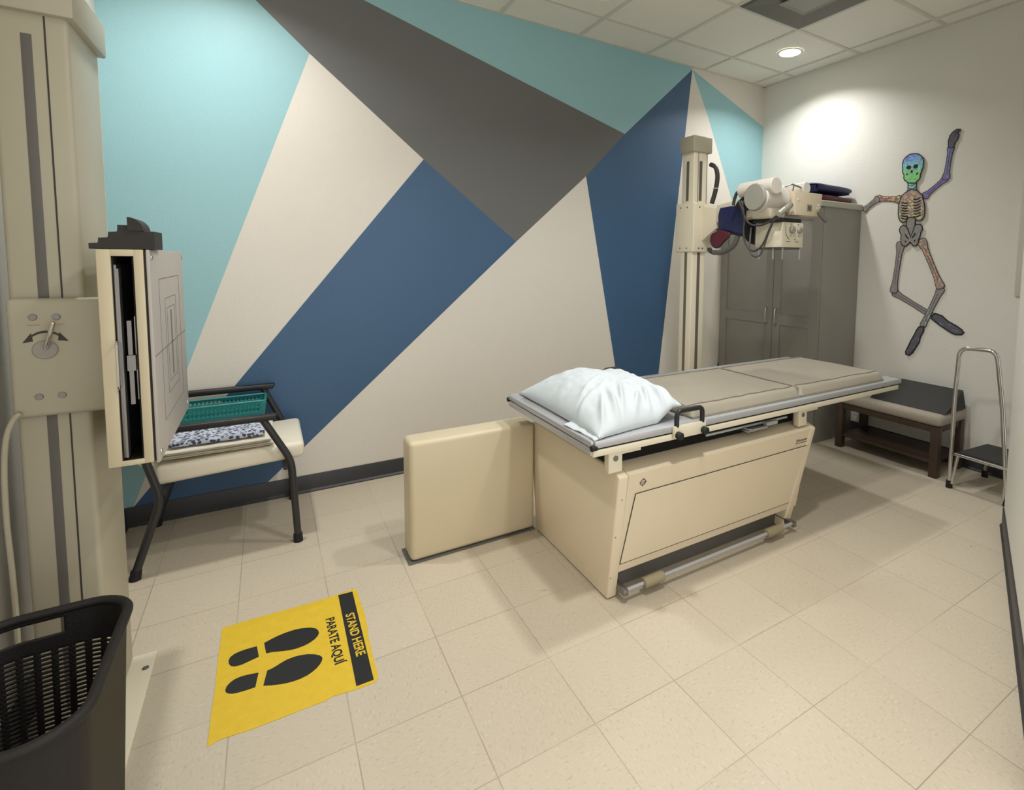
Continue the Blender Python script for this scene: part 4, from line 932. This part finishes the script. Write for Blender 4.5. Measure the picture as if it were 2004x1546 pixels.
def bone(name, p, q, w, m, x, k1=1.7, k2=1.5, crease=True):
    b = MB(); poly = bone_poly(p, q, w, k1, k2)
    flat(b, grow(poly, OUT * .8), x, .0012, 0); flat(b, poly, x - .0012, .0006, 1)
    if crease:
        p_, q_ = Vector(p), Vector(q); d = (q_ - p_); n = Vector((-d.y, d.x)).normalized()
        a, c = p_ + d * .14 + n * w * .15, p_ + d * .86 - n * w * .1
        flat(b, [list(a + n * .0013), list(c + n * .0013), list(c - n * .0013), list(a - n * .0013)], x - .0018, .0003, 0)
    return b.build(name, ['black', m], t, 0)
X0 = -.002
bone('upper_arm', D['arm_l'][0], D['arm_l'][1], .0155, 'holo_arm', X0 - .002)
bone('forearm', D['fore_l'][0], [D['fore_l'][0][k] + (D['fore_l'][1][k] - D['fore_l'][0][k]) * .86 for k in (0, 1)], .0145, 'holo_grey', X0 - .004)
bone('upper_arm', D['arm_r'][0], D['arm_r'][1], .0145, 'holo_violet', X0 - .002)
bone('forearm', D['fore_r'][0], D['fore_r'][1], .0135, 'holo_violet', X0 - .004)
b = MB(); flat(b, grow(D['hand'], OUT * .6), X0 - .006, .0012, 0); flat(b, grow(D['hand'], -.004), X0 - .0072, .0006, 1)
for f_ in D['hand_fingers']:
    p_, q_ = Vector(f_[0]), Vector(f_[1]); n = Vector((-(q_ - p_).y, (q_ - p_).x)).normalized() * .0016; flat(b, [list(p_ + n), list(q_ + n), list(q_ - n), list(p_ - n)], X0 - .0078, .0003, 0)
b.build('hand', ['black', 'holo_dark'], t, 0)
bone('shin', D['shin_l'][0], D['shin_l'][1], .0165, 'holo_grey', X0, 1.5, 1.2); 
for nm in ('foot_l', 'foot_r'):
    b = MB(); xx = X0 - (.002 if nm == 'foot_l' else .004); flat(b, grow(D[nm], OUT * .6), xx, .0012, 0); flat(b, grow(D[nm], -.006), xx - .0012, .0006, 1); b.build('foot', ['black', 'holo_dark'], t, 0)
bone('shin', D['shin_r'][0], D['shin_r'][1], .0165, 'holo_grey', X0 - .0025, 1.5, 1.2)
bone('thigh', D['thigh_l'][0], D['thigh_l'][1], .017, 'holo_grey', X0 - .005, 1.75, 1.55)
bone('thigh', D['thigh_r'][0], D['thigh_r'][1], .017, 'holo_warm', X0 - .005, 1.75, 1.55)
def plate(name, poly, m, x, gaps=(), g=OUT):
    b = MB(); flat(b, grow(poly, g), x, .0012, 0); flat(b, grow(poly, -.002), x - .0012, .0006, 1)
    for q in gaps: flat(b, q, x - .0018, .0003, 0)
    return b.build(name, ['black', m], t, 0)
plate('spine', D['spine'], 'holo_grey', X0 - .0068, [])
plate('pelvis', D['pelvis'], 'holo_grey', X0 - .0085, D['pelvis_gap'])
plate('neck', D['neck'], 'holo_neck', X0 - .0068, [[[D['neck'][0][0] + (D['neck'][1][0] - D['neck'][0][0]) * a_, D['neck'][0][1] - dz - e_] for a_, e_ in ((.1, 0), (.9, 0), (.9, .003), (.1, .003))] for dz in (.02, .042, .064)])
plate('ribcage', D['ribs_out'], 'holo_warm', X0 - .0085, D['ribgaps'])
plate('skull', D['skull'], 'holo_skull', X0 - .0092, D['eyes'])

# ================================================================== BENCH with cushion
t = thing('bench', 'low dark wood bench with oatmeal padded seat against the right wall', 'bench', (-.2, -1.48, 0))
QX0, QX1, QY0, QY1 = -.392, -.03, -1.84, -1.125
b = MB(); b.box(QX0 - .006, QX1, QY0 - .012, QY1 + .012, .336, .412, .03, 5); b.build('seat_cushion', 'oat', t, 70)
for x in (QX0 + .026, QX1 - .03):
    for y in (QY0 + .026, QY1 - .026):
        b = MB(); b.box(x - .025, x + .025, y - .025, y + .025, .0005, .336, .003); b.build('leg', 'wood', t)
b = MB(); b.box(QX0 + .01, QX0 + .03, QY0 + .05, QY1 - .05, .295, .335, .002); b.box(QX1 - .03, QX1 - .01, QY0 + .05, QY1 - .05, .295, .335, .002)
for y in (QY0 + .02, QY1 - .02): b.box(QX0 + .05, QX1 - .055, y - .01, y + .01, .295, .335, .002)
b.build('apron_rail', 'wood', t)
b = MB(); b.box(QX0 + .015, QX1 - .015, QY0 + .03, QY1 - .03, .088, .108, .002); b.build('shelf', 'wood', t)
b = MB(); b.prism([(-.335, 0, .4135), (-.10, 0, .545), (-.045, 0, .4135)], (0, .50, 0), .006, 2)
bmesh.ops.translate(b.bm, verts=b.bm.verts, vec=(0, -1.845, 0))
o = b.build('wedge_cushion', 'blackfoam', at=(-.2, -1.6, .4135)); tag(o, 'black wedge-shaped foam cushion lying on the padded bench', 'cushion')
# wall outlet beneath it
t = thing('wall_outlet', 'white electrical outlet plate low on the right wall beneath the bench', 'outlet', (-.001, -1.05, .148))
b = MB(); b.box(-.006, -.001, -1.098, -1.002, .104, .190, .002); b.build('cover_plate', 'white_p', t)
for z in (.128, .166):
    b = MB(); b.box(-.008, -.0055, -1.068, -1.032, z - .013, z + .013, .003); b.build('socket', 'linen', t)

# ================================================================== STEP STOOL
t = thing('step_stool', 'chrome step stool with tall handrail and black tread, beside the bench', 'step stool', (-.27, -2.1, 0))
b = MB(); b.prism([(-.452, -1.965, .214), (-.462, -2.25, .214), (-.10, -2.25, .214), (-.10, -1.995, .214)], (0, 0, .014), .004); b.build('platform', 'steel', t)
b = MB(); b.prism([(-.444, -1.974, .228), (-.452, -2.242, .228), (-.108, -2.242, .228), (-.108, -2.003, .228)], (0, 0, .005), .001, 1); b.build('tread', 'treadb', t)
b = MB(); b.tube(fillet([(-.452, -1.962, .218), (-.463, -2.253, .218)], .01), .009, 12); b.tube([(-.455, -1.962, .218), (-.10, -1.992, .218)], .007, 10); b.build('platform_edge', 'chrome', t, 60)
b = MB(); b.tube(fillet([(-.45, -1.942, .02), (-.45, -1.941, .56), (-.45, -1.952, .874), (-.45, -2.142, .884), (-.45, -2.19, .557), (-.45, -2.242, .02)], .055, 8), .0122, 16); b.build('handrail', 'chrome', t, 80)
for (x, y), (x2, y2) in (((-.45, -1.942), (-.45, -1.942)), ((-.45, -2.242), (-.45, -2.242))):
    b = MB(); b.cyl((x, y, .045), (x, y, .0005), .017, .019, 18); b.build('rubber_foot', 'rubber', t)
for a_, c_ in (((-.43, -1.98, .214), (-.452, -1.955, .03)), ((-.43, -2.225, .214), (-.455, -2.228, .03)), ((-.14, -2.03, .214), (-.07, -1.985, .03)), ((-.14, -2.215, .214), (-.07, -2.255, .03))):
    b = MB(); b.tube(fillet([a_, (a_[0] * .7 + c_[0] * .3, a_[1] * .7 + c_[1] * .3, .205), c_], .03), .0105, 14); lg = b.build('leg', 'chrome', t, 60)
    if c_[0] > -.2:
        b = MB(); b.cyl((c_[0], c_[1], .045), (c_[0] + .003, c_[1], .0005), .017, .019, 18); b.build('rubber_foot', 'rubber', lg)

# shallow white wall panel at the right edge
t = thing('wall_panel', 'white framed board on the right wall above the step stool', 'wall board', (-.001, -2.35, 1.55))
b = MB(); b.box(-.012, -.001, -2.75, -2.075, 1.20, 1.89, .002); b.build('board', 'white_p', t)
b = MB()
for y0_, y1_, z0_, z1_ in ((-2.09, -2.055, 1.185, 1.905), (-2.77, -2.735, 1.185, 1.905), (-2.735, -2.09, 1.185, 1.215), (-2.735, -2.09, 1.875, 1.905)): b.box(-.02, -.001, y0_, y1_, z0_, z1_, .002)
b.build('frame', 'grid', t)

# ================================================================== WORLD, CAMERA, VIEW
w = bpy.data.worlds.new('World'); bpy.context.scene.world = w; w.use_nodes = True
w.node_tree.nodes['Background'].inputs[0].default_value = (1, .98, .95, 1); w.node_tree.nodes['Background'].inputs[1].default_value = 1.7

f, pcx, pcy, yaw, pit, rol = 1023.1026, 1177.72, 589.2247, .5703328, .0767085, .0128263
cam = bpy.data.cameras.new('Camera'); co = bpy.data.objects.new('Camera', cam); C.objects.link(co)
cam.sensor_fit = 'HORIZONTAL'; cam.sensor_width = 36; cam.lens = 36 * f / 2004
cam.shift_x = (1002 - pcx) / 2004; cam.shift_y = (pcy - 773) / 2004
cam.clip_start = .02
fw = V(math.sin(yaw) * math.cos(pit), math.cos(yaw) * math.cos(pit), -math.sin(pit)); rt = V(math.cos(yaw), -math.sin(yaw), 0); up = rt.cross(fw)
r2 = rt * math.cos(rol) + up * math.sin(rol); u2 = -rt * math.sin(rol) + up * math.cos(rol)
m = Matrix((r2, u2, -fw)).transposed().to_4x4(); m.translation = V(-3.9681031, -3.4181691, 1.3703138)
co.matrix_world = m
S = bpy.context.scene; S.camera = co
S.view_settings.view_transform = 'Standard'; S.view_settings.look = 'None'; S.view_settings.gamma = 1; S.view_settings.use_curve_mapping = False
S.view_settings.exposure = 0.0
